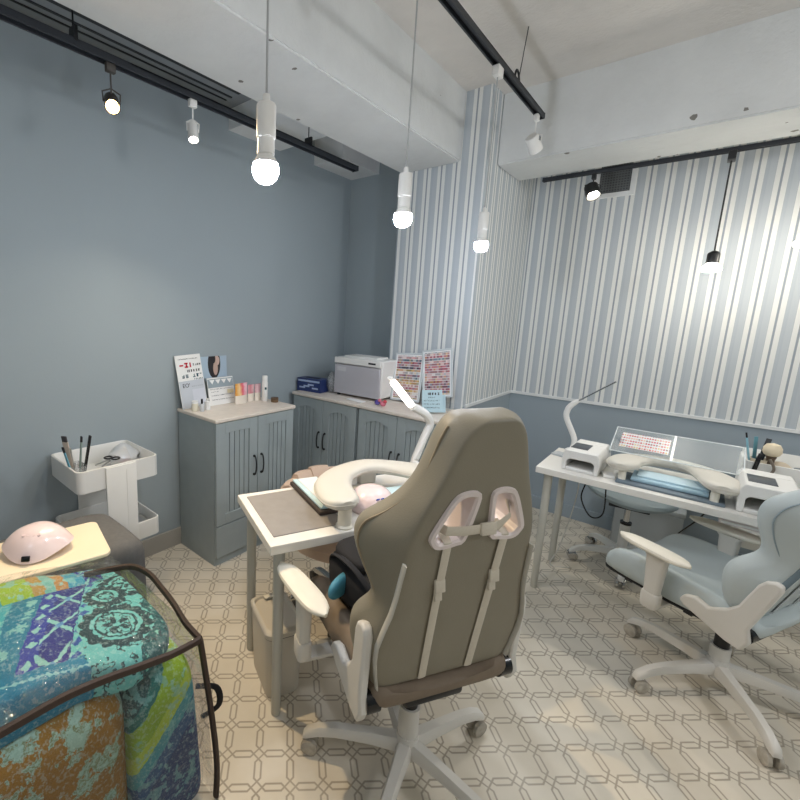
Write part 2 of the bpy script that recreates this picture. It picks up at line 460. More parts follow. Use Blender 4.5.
h = spot('track_spotlight', 'black lit spotlight on the back track beside the air vent', -.672, 3.352, 2.42, 2.318, (.35, -.45, -.82), black_metal, spot_glow, r_=.042)
# black pendant
r = thing('pendant_lamp', 'small lit pendant lamp on a black cord in front of the striped back wall', 'pendant lamp', (-.036, 3.352, 1.90))
MB().box((0, 0, .50), (.034, .075, .045), bev=.003).build('track_adapter', black_metal, r)
MB().cyl((0, 0, .5), (0, 0, -.005), .004, n=8).build('cord', black_metal, r)
MB().lathe([(.006, .012), (.012, .01), (.026, 0), (.028, -.006), (.028, -.055), (.02, -.058)]).build('socket', black_metal, r)
MB().lathe([(.02, -.057), (.03, -.065), (.044, -.078), (.046, -.088), (.038, -.1), (.0002, -.106)]).build('bulb', bulb_glow_small, r)
# second lamp at the right frame edge
r = thing('pendant_lamp', 'glowing white pendant lamp cut off by the right edge of the photo', 'pendant lamp', (.302, 3.352, 2.01))
MB().box((0, 0, .39), (.034, .075, .045), bev=.003).build('track_adapter', black_metal, r)
MB().cyl((0, 0, .4), (0, 0, -.005), .004, n=8).build('cord', white_plastic, r)
MB().lathe([(.006, .012), (.012, .01), (.026, 0), (.028, -.006), (.028, -.055), (.02, -.058)]).build('socket', white_plastic, r)
MB().lathe([(.02, -.057), (.03, -.065), (.044, -.078), (.046, -.088), (.038, -.1), (.0002, -.106)]).build('bulb', bulb_glow_small, r)

# ------------------------------------------------------------------ cabinets
def cabinet(label, loc, rz, W=.603, D=.385, HT=.895, arched=False, drawer=False, ajar=0):
    """local: x along the front (0..W), y = 0 at the front going back to D, z up"""
    r = thing('storage_cabinet', label, 'cabinet', loc, rz)
    b = MB(); z0, z1 = .0, HT - .022
    b.box((.009, D / 2 + .01, z1 / 2), (.018, D - .02, z1)); b.box((W - .009, D / 2 + .01, z1 / 2), (.018, D - .02, z1))
    b.box((W / 2, D - .006, z1 / 2), (W - .036, .012, z1)); b.box((W / 2, D / 2 + .01, z1 - .01), (W - .036, D - .04, .02))
    b.box((W / 2, D / 2 + .01, .05), (W - .036, D - .04, .018)); b.box((W / 2, .024, .022), (W - .036, .014, .044))
    b.build('body', cab_grey, r, smooth=False)
    MB().box((W / 2, D / 2 - .004, HT - .011), (W + .014, D + .012, .022)).build('worktop', cab_top, r, bev=.005, seg=3)
    zb = .052
    if drawer:
        fl = MB(); fl.box((W / 2, .010, (zb + .247) / 2), (W - .006, .018, .247 - zb)); q = fl.build('flap', cab_grey, r, bev=.002)
        zb = .253
    zt = z1 - .004
    for k in (0, 1):
        xa = .003 + k * (W / 2 - .001); xb = xa + W / 2 - .005
        d = MB(); w_ = xb - xa; h_ = zt - zb; st = .062
        # frame: stiles, rails, recessed planks
        d.box((xa + st / 2, .009, (zb + zt) / 2), (st, .018, h_)); d.box((xb - st / 2, .009, (zb + zt) / 2), (st, .018, h_))
        d.box(((xa + xb) / 2, .009, zb + st / 2), (w_ - 2 * st, .018, st))
        n = 16; rise = .028 if arched else .004
        x0, x1 = xa + st, xb - st
        poly = [(x0, zt), (x0, zt - st - rise)] + [(x0 + (x1 - x0) * i / n, zt - st - rise + rise * math.sin(PI * i / n)) for i in range(1, n)] + [(x1, zt - st - rise), (x1, zt)]
        d.prism(poly, (0, 0, 0), (1, 0, 0), (0, 0, 1), (0, .018, 0))
        o = d.build('door', cab_grey, r, bev=.0015)
        p = MB(); np_ = 5; pw = (x1 - x0) / np_
        for i in range(np_):
            p.box((x0 + pw * (i + .5), .012, (zb + zt) / 2), (pw - .005, .008, h_ - 2 * st + .06))
        p.build('plank_panel', cab_grey, o, bev=.001)
        MB().box(((x0 + x1) / 2, .0165, (zb + zt) / 2), (x1 - x0, .002, h_ - 2 * st + .05)).build('groove_backing', groove_dark, o)
        hx = xb - .027 if k == 0 else xa + .027
        hz = (zb + zt) / 2 + .005 if drawer else .57
        hm = MB(); hm.tube(smoothpath([(hx, .002, hz + .06), (hx, -.016, hz + .052), (hx, -.024, hz), (hx, -.016, hz - .052), (hx, .002, hz - .06)], 5), [.0045] * 21, 8)
        for s in (-1, 1): hm.cyl((hx, .0, hz + s * .058), (hx, -.006, hz + s * .058), .008, n=12)
        hm.build('handle', black_metal, o)
    return r
# near cabinet stands against the left wall and faces +X
cabinet('grey panelled cabinet with cream top standing alone against the left blue wall', (-1.94, 1.372, 0), PI / 2, W=.615, drawer=True, HT=.895)
cabinet('grey cabinet with arched doors in the corner under the towel warmer', (-2.292, 2.338, 0), 0, arched=True)
cabinet('grey cabinet with arched doors below the nail colour charts', (-1.672, 2.338, 0), 0, arched=True)

# ------------------------------------------------------------------ printed cards
def marks(parent, name, m, rows, w, h, y=-.0012, seed=1, bold=.16):
    """rows of small glyph-like strokes; rows = (x0,x1,z,size)"""
    rnd = random.Random(seed); b = MB()
    for x0, x1, z, s in rows:
        x = x0
        while x < x1:
            k = s * rnd.uniform(.7, 1.0)
            for q in range(3):
                if rnd.random() < .8:
                    if rnd.random() < .5: b.box((x + k * .4, y, z + (q - 1) * s * .32), (k * .75, .0006, s * bold))
                    else: b.box((x + k * (.2 + .25 * q), y, z), (s * bold, .0006, s * .85))
            x += s * 1.02
    return b.build(name, m, parent, smooth=False)
def card(name, label, cat, loc, rz, tilt, w, h, m, th=.003):
    """upright card, local x right, z up, front at -y, leaning back by tilt"""
    r = thing(name, label, cat, loc); r.rotation_euler = (-tilt, 0, rz)
    MB().box((w / 2, th / 2, h / 2), (w, th, h)).build('sheet', m, r, smooth=False)
    return r
ZK = .8955
c1 = card('sign_board', 'tall white sign with red and black lettering leaning on the left wall', 'sign', (-2.262, 1.366, ZK), PI / 2, .20, .176, .325, paper_white)
c1.rotation_euler = (-.20, -.045, PI / 2)
marks(c1, 'red_lettering', ink_red, [(.022, .105, .262, .034)], 0, 0, seed=2, bold=.27)
for k_, row_ in enumerate([(.115, .165, .262, .014), (.06, .155, .226, .017), (.02, .15, .30, .006)]): marks(c1, 'black_lettering', ink_black, [row_], 0, 0, seed=3 + k_ * 20, bold=.24)
marks(c1, 'teal_lettering', ink_teal, [(.03, .165, .195, .024), (.11, .17, .173, .010)], 0, 0, seed=4, bold=.22)
MB().box((.088, -.0008, .085), (.17, .0006, .165)).build('grey_lower_half', mat('print_pale_grey', (196, 202, 210), .5), c1, smooth=False)
tx = bpy.data.curves.new('lettering', 'FONT'); tx.body = "EO'"; tx.size = .034; tx.extrude = .0003
to = bpy.data.objects.new('lettering', tx); COL.objects.link(to); to.location = (.022, -.0016, .128); to.rotation_euler = (PI / 2, 0, 0)
dg = bpy.context.evaluated_depsgraph_get(); me = bpy.data.meshes.new_from_object(to.evaluated_get(dg)); bpy.data.objects.remove(to)
to = bpy.data.objects.new('lettering', me); COL.objects.link(to); to.location = (.022, -.0016, .128); to.rotation_euler = (PI / 2, 0, 0); to.parent = c1; me.materials.append(ink_black)
marks(c1, 'small_print', mat('print_mid_grey', (140, 146, 156), .6), [(.085, .16, .13, .006)], 0, 0, seed=5)
MB().box((.125, -.0012, .066), (.085, .0006, .09)).build('inset_picture', mat('print_lilac_grey', (208, 212, 222), .5), c1, smooth=False)

def portrait_mat():
    t = NT('portrait_print'); v = t.xyz(t.coords('Object'))
    bg = t.ramp(v[0], [(0, (176, 196, 212)), (1, (150, 170, 190))])
    def ell(cx, cz, rx, rz):
        a = t.math('DIVIDE', t.math('SUBTRACT', v[0], cx), rx); b = t.math('DIVIDE', t.math('SUBTRACT', v[2], cz), rz)
        return t.math('LESS_THAN', t.math('ADD', t.math('MULTIPLY', a, a), t.math('MULTIPLY', b, b)), 1)
    c = t.mix(ell(.112, .09, .048, .095), bg, lin((44, 40, 44)))
    c = t.mix(ell(.128, .108, .026, .034), c, lin((206, 178, 164)))
    c = t.mix(ell(.122, .06, .018, .045), c, lin((196, 168, 154)))
    c = t.mix(ell(.105, .12, .018, .03), c, lin((40, 36, 40)))
    t.bsdf(c, .3); return t.m
c2 = card('photo_print', 'pale blue beauty photo of a dark-haired profile, behind the small calendar', 'photo', (-2.325, 1.525, ZK + .165), PI / 2, .04, .21, .138, portrait_mat())
MB().tube([(.1, .004, 0), (.1, .004, -.165)], .004, 6).build('stand', white_plastic, c2)
c3 = card('price_card', 'small white lined leaflet stand with grey header between sign and pouches', 'leaflet', (-2.245, 1.548, ZK), PI / 2, .22, .20, .175, paper_white)
MB().box((.1, -.0006, .14), (.196, .0006, .056)).build('grey_header', mat('print_blue_grey', (150, 164, 172), .5), c3, smooth=False)
mk = MB()
for i in range(4): mk.prism([(-.02, 0), (.02, 0), (0, -.028)], (.035 + .045 * i, -.0018, .162), (1, 0, 0), (0, 0, 1), (0, .0006, 0))
mk.build('pennant_print', paper_white, c3, smooth=False)
marks(c3, 'table_print', mat('print_dark_grey', (110, 112, 122), .6), [(.012, .19, .102, .007), (.02, .07, .085, .006), (.02, .19, .062, .008), (.02, .19, .035, .006)], 0, 0, seed=8)
MB().box((.168, -.0012, .08), (.05, .0006, .026)).build('yellow_panel', mat('print_pale_yellow', (232, 224, 188), .6), c3, smooth=False)

# small goods on the near cabinet
def bottle(name, label, loc, prof, m, capprof=None, capm=None, cat='bottle'):
    r = thing(name, label, cat, loc)
    MB().lathe(prof, n=18).build('body', m, r)
    if capprof: MB().lathe(capprof, n=18).build('cap', capm, r)
    return r
bottle('glass_jar', 'squat cream jar at the foot of the tall white sign', (-2.195, 1.405, ZK), [(.0002, 0), (.019, 0), (.02, .003), (.02, .042), (.018, .046)], mat('cream_label', (226, 220, 200), .4), [(.019, .0465), (.019, .06), (.0002, .06)], paper_white)
bottle('nail_polish_bottle', 'little clear bottle with black cap in front of the tall white sign', (-2.162, 1.432, ZK), [(.0002, 0), (.013, 0), (.014, .003), (.014, .038), (.006, .046)], mat('frosted_glass', (206, 210, 214), .2), [(.0065, .0465), (.006, .075), (.0002, .075)], black_gloss)
bottle('serum_bottle', 'small white bottle right of the black capped one', (-2.172, 1.478, ZK), [(.0002, 0), (.016, 0), (.017, .003), (.017, .052), (.008, .056)], paper_white, [(.008, .0565), (.008, .07), (.0002, .07)], white_plastic)
def pouch_mat(name, cols):
    t = NT(name); v = t.coords('Object'); x = t.xyz(v)
    f = t.math('ADD', t.math('MULTIPLY', x[0], 7.5), t.math('MULTIPLY', t.noise(v, 30, 3), .35))
    top = t.ramp(f, [(i / len(cols), c) for i, c in enumerate(cols)])
    lo = t.math('LESS_THAN', x[2], .055)
    t.bsdf(t.mix(lo, top, lin((232, 222, 208))), .25, coat=.3); return t.m
def pouch(label, loc, rz, w, h, m, dp=.03):
    r = thing('product_pouch', label, 'pouch', loc, rz)
    rings = []
    for i in range(9):
        z = h * i / 8; d = dp * .5 * math.sqrt(max(.02, 1 - (i / 8) ** 1.5)); 
        rings.append([V3((w / 2 + sx * w / 2 * (1 - .03 * math.sin(PI * i / 8)), sy * d, z)) for sx, sy in ((-1, -.25), (-.6, -1), (0, -1.15), (.6, -1), (1, -.25), (1, .25), (.6, 1), (0, 1.15), (-.6, 1), (-1, .25))])
    b = MB(); b.loft(rings); b.build('packet', m, r)
    MB().box((w / 2, 0, h + .004), (w, .0035, .01)).build('seal', m, r)
    return r
pouch('cream standing pouch with orange and pink stripes beside the leaflet', (-2.19, 1.70, ZK), PI / 2 + .1, .105, .125, pouch_mat('orange_pink_print', [(236, 226, 210), (226, 150, 40), (240, 208, 150), (226, 90, 110), (240, 190, 200)]))
pouch('narrow pink patterned pouch, left of a matching pair', (-2.205, 1.815, ZK), PI / 2, .052, .105, pouch_mat('pink_print', [(232, 190, 196), (206, 130, 140), (240, 214, 214)]), .022)
pouch('narrow pink patterned pouch standing next to the white spray bottle', (-2.205, 1.875, ZK), PI / 2, .052, .105, pouch_mat('rose_print', [(170, 80, 90), (236, 200, 204), (222, 160, 170)]), .022)
s_ = bottle('spray_bottle', 'slim tall white spray bottle on the right of the near cabinet top', (-2.16, 1.925, ZK), [(.0002, 0), (.019, 0), (.0205, .003), (.0205, .125), (.018, .134)], white_plastic, [(.0185, .1345), (.0185, .168), (.016, .172), (.0002, .172)], white_plastic)
MB().box((.0185, -.008, .088), (.006, .012, .016)).build('label_print', ink_teal, s_)
bottle('wooden_tin', 'small round brown wooden tin on the cabinet top beside the spray bottle', (-2.09, 1.953, ZK), [(.0002, 0), (.024, 0), (.025, .003), (.025, .018)], mat('brown_wood', (112, 88, 62), .5), [(.026, .0185), (.026, .03), (.0002, .031)], mat('brown_wood_dark', (92, 70, 50), .5), cat='tin')

# ------------------------------------------------------------------ goods on the corner cabinets
r = thing('tissue_box', 'dark blue cardboard glove box in the corner on the far cabinet', 'box', (-2.215, 2.475, ZK), .12)
MB().box((0, 0, .05), (.22, .12, .1)).build('carton', mat('navy_card', (38, 54, 104), .4), r, bev=.002)
pz = MB()
for i in range(4): pz.box((-.06 + .04 * i, -.0605, .03 + .012 * (i % 3)), (.055, .001, .012))
pz.box((0, -.0605, .082), (.2, .001, .014)); pz.build('printed_stripes', mat('print_light_blue', (170, 186, 214), .4), r, smooth=False)
MB().box((0, 0, .101), (.12, .03, .002)).build('opening_slot', slot_dark, r)
b = MB(); random.seed(5)
rings = []
for i in range(9):
    a = i / 8; rr = .040 * math.sin(PI * (.12 + .80 * a))
    rings.append([V3((math.cos(q * PI / 6) * rr * (1.2 + random.uniform(-.25, .25)), math.sin(q * PI / 6) * rr * (1 + random.uniform(-.25, .25)), .003 + a * .16)) for q in range(12)])
b.loft(rings)
o = b.build('plastic_bag', film_bag, loc=(-2.075, 2.535, ZK), sub=1); tag(o, 'crumpled clear plastic bag beside the dark blue box', 'plastic bag')
# towel warmer
r = thing('towel_warmer', 'boxy white towel warmer cabinet with grey door on the corner cabinet', 'towel warmer', (-2.03, 2.50, ZK), 0.02)
W_, D_, H_ = .405, .235, .285
MB().box((W_ / 2, D_ / 2 + .012, H_ / 2 + .008), (W_, D_ - .024, H_ - .016)).build('casing', white_plastic, r, bev=.012, seg=3)
MB().box((W_ / 2, .006, .125), (W_ - .01, .016, .215)).build('door', silver_grey, r, bev=.004)
MB().box((W_ / 2, .004, .262), (W_ - .004, .02, .044)).build('control_panel', white_plastic, r, bev=.004)
MB().box((W_ - .07, -.0065, .262), (.06, .002, .012)).build('switch', ink_black, r)
MB().box((.07, -.003, .20), (.08, .003, .03)).build('handle_plate', mat('plate_grey', (206, 205, 208), .3), r, bev=.001)
MB().box((W_ / 2, D_ / 2, H_ + .006), (W_ - .12, D_ - .08, .016)).build('lid_tray', white_plastic, r, bev=.006)
for sx in (.03, W_ - .03):
    for sy in (.03, D_ - .03): MB().cyl((sx, sy, 0), (sx, sy, .01), .012, n=12).build('foot', slot_dark, r)
o = MB().box((0, 0, .004), (.15, .05, .008), bev=.003).build('folded_towel', paper_white, loc=(-1.76, 2.42, ZK), rz=-.15); tag(o, 'flat white folded cloth in front of the towel warmer', 'cloth')
def figurine(label, loc, m1, m2):
    r = thing('figurine', label, 'figurine', loc)
    MB().sphere((0, 0, .018), .018, (1.2, 1, .98)).build('body', m1, r); MB().sphere((.018, -.004, .035), .012).build('head', m2, r); return r
pk = mat('toy_pink', (214, 120, 140), .5); vi = mat('toy_violet', (96, 84, 160), .5)
figurine('tiny violet and pink trinket at the cabinet edge near the lamp', (-1.585, 2.43, ZK), vi, pk)
figurine('tiny pink trinket right of the violet one', (-1.535, 2.42, ZK), pk, mat('toy_red', (200, 70, 80), .5))

def chart_mat(name, seed, w, h):
    t = NT(name); v = t.xyz(t.coords('Object'))
    rows, cols = 9, 16
    u = t.math('FLOOR', t.math('MULTIPLY', v[0], cols / w)); q = t.math('FLOOR', t.math('MULTIPLY', v[2], rows * 2 / h))
    cmb = t.n('ShaderNodeCombineXYZ'); t.link(t.math('DIVIDE', u, 3), cmb.inputs[0]); t.link(t.math('ADD', q, seed), cmb.inputs[1])
    wn = t.n('ShaderNodeTexWhiteNoise', noise_dimensions='2D')
    c2 = t.n('ShaderNodeCombineXYZ'); t.link(u, c2.inputs[0]); t.link(t.math('ADD', q, seed), c2.inputs[1]); t.link(c2.outputs[0], wn.inputs['Vector'])
    wr = t.n('ShaderNodeTexWhiteNoise', noise_dimensions='1D'); t.link(t.math('ADD', q, seed * 3.7), wr.inputs['W'])
    rowc = t.ramp(wr.outputs['Value'], [(0, (190, 110, 124)), (.13, (228, 196, 190)), (.26, (150, 130, 140)), (.38, (70, 66, 84)), (.5, (150, 60, 80)), (.6, (210, 184, 110)), (.7, (110, 140, 150)), (.82, (214, 150, 150)), (.92, (232, 226, 222))], 'CONSTANT')
    celc = t.ramp(wn.outputs['Value'], [(0, (232, 222, 218)), (.2, (210, 140, 146)), (.4, (160, 80, 96)), (.55, (64, 60, 80)), (.7, (120, 150, 170)), (.8, (216, 180, 100)), (.9, (190, 190, 196))], 'CONSTANT')
    c = t.mix(.5, rowc, celc)
    fq = t.math('FRACT', t.math('MULTIPLY', v[2], rows * 2 / h))
    gap = t.math('LESS_THAN', fq, .18)
    c = t.mix(gap, c, lin((236, 234, 234)))
    bx = t.math('MINIMUM', t.math('MINIMUM', v[0], t.math('SUBTRACT', w, v[0])), t.math('MINIMUM', v[2], t.math('SUBTRACT', h, v[2])))
    c = t.mix(t.math('LESS_THAN', bx, .01), c, lin((240, 240, 240)))
    t.bsdf(c, .3); return t.m
def chart(label, loc, rz, tilt, roll, w, h, seed):
    r = thing('nail_colour_chart', label, 'colour chart', loc); r.rotation_euler = (-tilt, roll, rz)
    MB().box((w / 2, .003, h / 2), (w, .003, h)).build('swatch_sheet', chart_mat('nail_swatches_%d' % seed, seed, w, h), r, smooth=False)
    fr = MB()
    for c, d in (((-.004, .003, h / 2), (.012, .008, h + .02)), ((w + .004, .003, h / 2), (.012, .008, h + .02)), ((w / 2, .003, -.004), (w, .008, .012)), ((w / 2, .003, h + .004), (w, .008, .012))): fr.box(c, d)
    fr.build('clear_frame', mat('frame_pale', (206, 212, 214), .2), r, bev=.002)
    return r
chart('left nail colour chart in clear frame leaning on the striped column', (-1.615, 2.652, ZK + .014), 0, .22, -.06, .210, .322, 1)
chart('right nail colour chart, tilted and raised, leaning on the striped column', (-1.378, 2.675, ZK + .062), 0, .16, -.17, .200, .305, 4)
b2 = card('display_riser', 'clear plastic riser block holding up the tilted right chart', 'riser', (-1.375, 2.63, ZK), 0, 0, .20, .045, acrylic, .07)
c4 = card('notice_card', 'pale blue handwritten notice card in front of the right colour chart', 'notice', (-1.272, 2.47, ZK), .18, .18, .125, .142, paper_blue)
c4.rotation_euler = (-.18, -.12, .28)
marks(c4, 'title_lettering', ink_black, [(.028, .10, .117, .017)], 0, 0, seed=23, bold=.25)
marks(c4, 'written_lines', ink_teal, [(.04, .08, .094, .009), (.012, .112, .074, .009), (.012, .112, .052, .009), (.012, .112, .030, .009)], 0, 0, seed=12)
MB().box((.085, .018, .055), (.12, .003, .11), rz=-.2).build('second_leaf', paper_blue, c4, smooth=False)
MB().box((.062, .018, .004), (.1, .036, .003)).build('foot', paper_blue, c4)

# ------------------------------------------------------------------ trolleys
def trolley(label, loc, rz, L=.40, Wd=.36, ztop=.765):
    """local: x = long way to the wall side (0 at the T end), y along the T end"""
    r = thing('utility_trolley', label, 'trolley', loc, rz)
    def tray(z0, h, name, y0, y1):
        b = MB(); cy = (y0 + y1) / 2; wd = y1 - y0
        o = rrect(L, wd, .03); i_ = rrect(L - .018, wd - .018, .023)
        rings = [[V3((x + L / 2, y + cy, z)) for x, y in p] for p, z in ((i_, z0 + .008), (i_, z0 + h), (rrect(L - .012, wd - .012, .026), z0 + h + .004), (o, z0 + h + .002), (o, z0))]
        b.loft(rings); return b.build(name, white_metal, r)
    tray(ztop - .104, .100, 'top_tray', 0, Wd); tray(.345, .085, 'lower_tray', .0, Wd)
    for x, nm in ((-.006, 'post'), (L + .006, 'post')):
        b = MB(); b.box((x, Wd * .5, (ztop + .08) / 2), (.012, .135, ztop - .09), bev=.004); b.box((x * 1.2, Wd * .44, ztop * .5 + .03), (.012, .003, ztop - .12)); b.build(nm, white_metal, r)
    b = MB(); b.box((L / 2, Wd * .5, .075), (L + .02, .14, .02), bev=.006); b.build('base_bar', white_metal, r)
    for x in (.03, L - .03):
        for y in (Wd * .5 - .05, Wd * .5 + .05):
            c = MB(); c.cyl((x, y - .01, .026), (x, y + .01, .026), .026, n=18); c.cyl((x, y, .03), (x, y, .07), .006, n=8); c.build('caster', mat('caster_dark', (60, 60, 60), .5), r)
    return r
trolley('white two-tier trolley holding nail tools beside the near grey cabinet', (-1.985, .672, 0), PI / 2 * 0, L=.4)
bpy.data.objects['utility_trolley'].rotation_euler = (0, 0, 0)
bpy.data.objects['utility_trolley'].location = (-1.985, .672, 0)
# turn so that local +x runs towards the wall (-X)
tr1 = bpy.data.objects['utility_trolley']; tr1.rotation_euler = (0, 0, PI); tr1.location = (-1.962, 1.042, 0)
tr1.scale = (.90, 1.07, 1)
tr2 = trolley('white trolley with brushes standing behind the far work table on the right', (.245, 3.13, 0), 0, L=.5, Wd=.36, ztop=.815)

def stick(name, label, cat, loc, lean, L, wx, m, tipm=None, th=.004):
    r = thing(name, label, cat, loc); r.rotation_euler = lean
    MB().box((0, 0, L * .5), (wx, th, L), bev=.001).build('handle', m, r)
    if tipm: MB().box((0, 0, L + .012), (wx * .8, th * 1.6, .028), bev=.001).build('tip', tipm, r)
    return r
zt = .66
tool_clear = thing('tool_pouch', 'clear plastic tool pouch hung at the front corner of the left trolley', 'pouch', (-2.10, .705, zt - .0))
b = MB(); b.loft([[V3((x, y, z)) for x, y in rrect(.07 + z * .3, .06, .018)] for z in (0, .03, .07, .10)], caps=False); b.raw([V3((x, y, 0)) for x, y in rrect(.07, .06, .018)], [list(range(24))]); b.build('film', film_bag, tool_clear)
fl1 = mat('file_pale', (214, 196, 180), .6)
stick('nail_file', 'flat beige nail file with dark edge sticking up from the left trolley', 'nail file', (-2.115, .695, zt + .012), (.1, -.1, .25), .20, .044, fl1, mat('file_edge', (66, 60, 62), .6))
stick('nail_file', 'long black nail file standing upright in the left trolley', 'nail file', (-2.09, .725, zt + .012), (-.12, .16, .1), .205, .022, black_gloss, ink_black)
stick('nail_brush', 'pale green handled brush next to the black nail file', 'brush', (-2.12, .72, zt + .012), (-.05, .12, .0), .195, .018, mat('pale_green', (150, 170, 160), .5), ink_black)
stick('nail_pusher', 'slim steel cuticle pusher leaning in the left trolley pouch', 'nail tool', (-2.085, .70, zt + .012), (.16, .1, 0), .16, .009, steel, steel)
stick('brush', 'brush with light blue grip leaning out of the left trolley pouch', 'brush', (-2.07, .685, zt + .012), (.22, -.05, .2), .17, .016, mat('light_blue_plastic', (110, 176, 196), .4), ink_black)
sc1 = thing('scissors', 'open pair of small dark scissors lying in the left trolley', 'scissors', (-2.08, .86, .70), .6)
b = MB()
for s in (-1, 1):
    b.tube([V3((math.cos(a * PI / 8) * .018 + s * .02, math.sin(a * PI / 8) * .018, .06)) for a in range(16)], .004, 6, closed=True)
b.build('finger_loops', black_metal, sc1)
b = MB(); b.box((.01, -.06, .055), (.008, .09, .003), rz=.15); b.box((-.01, -.06, .058), (.008, .09, .003), rz=-.15); b.build('blades', steel, sc1)
b = MB(); random.seed(9); rings = []
for i in range(8):
    a = i / 7; rr = .075 * math.sin(PI * (.1 + .85 * a)) 
    rings.append([V3((math.cos(q * PI / 7) * rr * (1 + random.uniform(-.3, .3)), math.sin(q * PI / 7) * rr * (1 + random.uniform(-.3, .3)), a * .135)) for q in range(14)])
b.loft(rings); o = b.build('foil_bundle', mat('crumpled_foil', (232, 234, 236), .3, metal=.5), loc=(-2.17, .955, zt - .002)); tag(o, 'crumpled silvery foil bundle in the back of the left trolley', 'foil')
o = MB().box((0, 0, .02), (.06, .03, .04), bev=.002).build('small_box', mat('red_box', (170, 50, 60), .4), loc=(-2.06, .90, zt + .01), rz=.3); tag(o, 'small red box beside the scissors in the left trolley', 'box')
o = MB().box((0, 0, .03), (.05, .035, .06), bev=.003).build('small_box', mat('glass_blue', (196, 206, 210), .3), loc=(-2.05, .835, zt + .0), rz=.1); tag(o, 'pale small carton left of the red box in the left trolley', 'box')
o = MB().box((0, 0, .012), (.10, .09, .024), bev=.008).build('folded_cloth', mat('grey_cloth', (170, 172, 170), .8), loc=(-2.12, 1.0, .355)); tag(o, 'grey folded cloth in the lower tray of the left trolley', 'cloth')

# goods of the right trolley
zz = .72
cup = thing('tool_cup', 'pale cup full of tools on the right trolley', 'cup', (.30, 3.22, zz))
MB().lathe([(.0002, 0), (.034, 0), (.037, .004), (.04, .1), (.037, .1), (.034, .01), (.0002, .008)]).build('wall', mat('cup_beige', (214, 202, 180), .4), cup)
stick('nail_file', 'dark flat file upright in the pale tool cup', 'nail file', (.29, 3.215, zz + .01), (.05, .12, .2), .205, .022, mat('file_dark', (62, 66, 70), .5))
stick('nail_brush', 'light blue slim brush leaning left in the pale tool cup', 'brush', (.275, 3.215, zz + .01), (.06, -.22, .1), .20, .009, mat('sky_blue', (140, 190, 205), .4), ink_black)
stick('nail_file', 'teal file standing between the brush and the dark file in the cup', 'nail file', (.285, 3.235, zz + .01), (-.05, -.06, .4), .20, .016, mat('file_teal', (96, 150, 164), .5))
pb = thing('powder_brush', 'thick dust brush with cream round head on the right trolley', 'brush', (.335, 3.20, zz + .008))
MB().lathe([(.0002, 0), (.016, 0), (.016, .10), (.022, .115), (.018, .118)]).build('handle', mat('brush_brown', (92, 76, 62), .5), pb)
MB().lathe([(.018, .118), (.030, .126), (.037, .142), (.036, .162), (.026, .180), (.0002, .188)]).build('brush_head', mat('brush_cream', (232, 218, 190), .8), pb)
stick('brush', 'black handled brush hooked over the front rim of the right trolley', 'brush', (.268, 3.1235, .70), (0, .13, 0), .14, .018, black_gloss, ink_black, .012)
b = MB(); b.tube(smoothpath([(0, 0, .10), (.02, -.004, .05), (-.01, -.006, 0), (-.05, -.004, -.02)]), .006, 8)
o = b.build('cable', mat('taupe_cable', (120, 110, 98), .6), loc=(.325, 3.118, .745)); tag(o, 'taupe cord looping over the front rim of the right trolley', 'cable')
b = MB(); random.seed(4); rings = []
for i in range(6):
    a = i / 5; rr = .055 * math.sin(PI * (.15 + .75 * a))
    rings.append([V3((math.cos(q * PI / 6) * rr * (1.2 + random.uniform(-.2, .2)), math.sin(q * PI / 6) * rr * (.8 + random.uniform(-.2, .2)), a * .10)) for q in range(12)])
b.loft(rings); o = b.build('sponge_puff', mat('puff_beige', (206, 192, 170), .9), loc=(.375, 3.23, zz), sub=1); tag(o, 'crumpled beige cotton puffs right of the dust brush', 'cotton')
jar = thing('steel_jar', 'low silver jar at the right end of the right trolley', 'jar', (.47, 3.24, zz))
MB().lathe([(.0002, 0), (.04, 0), (.042, .004), (.042, .06)]).build('body', steel, jar); MB().lathe([(.044, .061), (.044, .075), (.012, .084), (.012, .094), (.0002, .096)]).build('lid', chrome, jar)

# ------------------------------------------------------------------ near table
d1 = V3((.405, .914, 0)).normalized(); TA = math.atan2(d1.y, d1.x); A1 = V3((-.981, .911, 0)); T1L, T1W = 1.0, .445
def t1(s, q, z=0):
    n = V3((-d1.y, d1.x, 0)); return A1 + d1 * s + n * q + V3((0, 0, z))
def work_table(label, loc, rz, L, Wd, h, inset):
    r = thing('work_table', label, 'table', loc, rz)
    MB().box((L / 2, Wd / 2, h - .017), (L, Wd, .034)).build('tabletop', table_white, r, bev=.0025)
    for x in (inset, L - inset):
        for y in (inset, Wd - inset):
            m = MB(); m.lathe([(.0002, 0), (.017, 0), (.018, .004), (.021, h - .04), (.0002, h - .04)], (x, y, 0), 18); m.lathe([(.0002, h - .043), (.034, h - .043), (.034, h - .0345), (.0002, h - .0345)], (x, y, 0), 18)
            m.build('leg', leg_grey, r)
    return r
work_table('small white work table with grey mat behind the beige chair', A1, TA, T1L, T1W, .72, .05)
o = MB()
p = [(.03, .055), (.03, T1W - .04), (.30, T1W - .03), (.32, .06)]
o.prism(p, (0, 0, .0005), (1, 0, 0), (0, 1, 0), (0, 0, .003)); o = o.build('desk_mat', mat_grey, loc=t1(0, 0, .72), rz=TA, smooth=False); tag(o, 'thin grey mat lying on the near white table', 'desk mat')

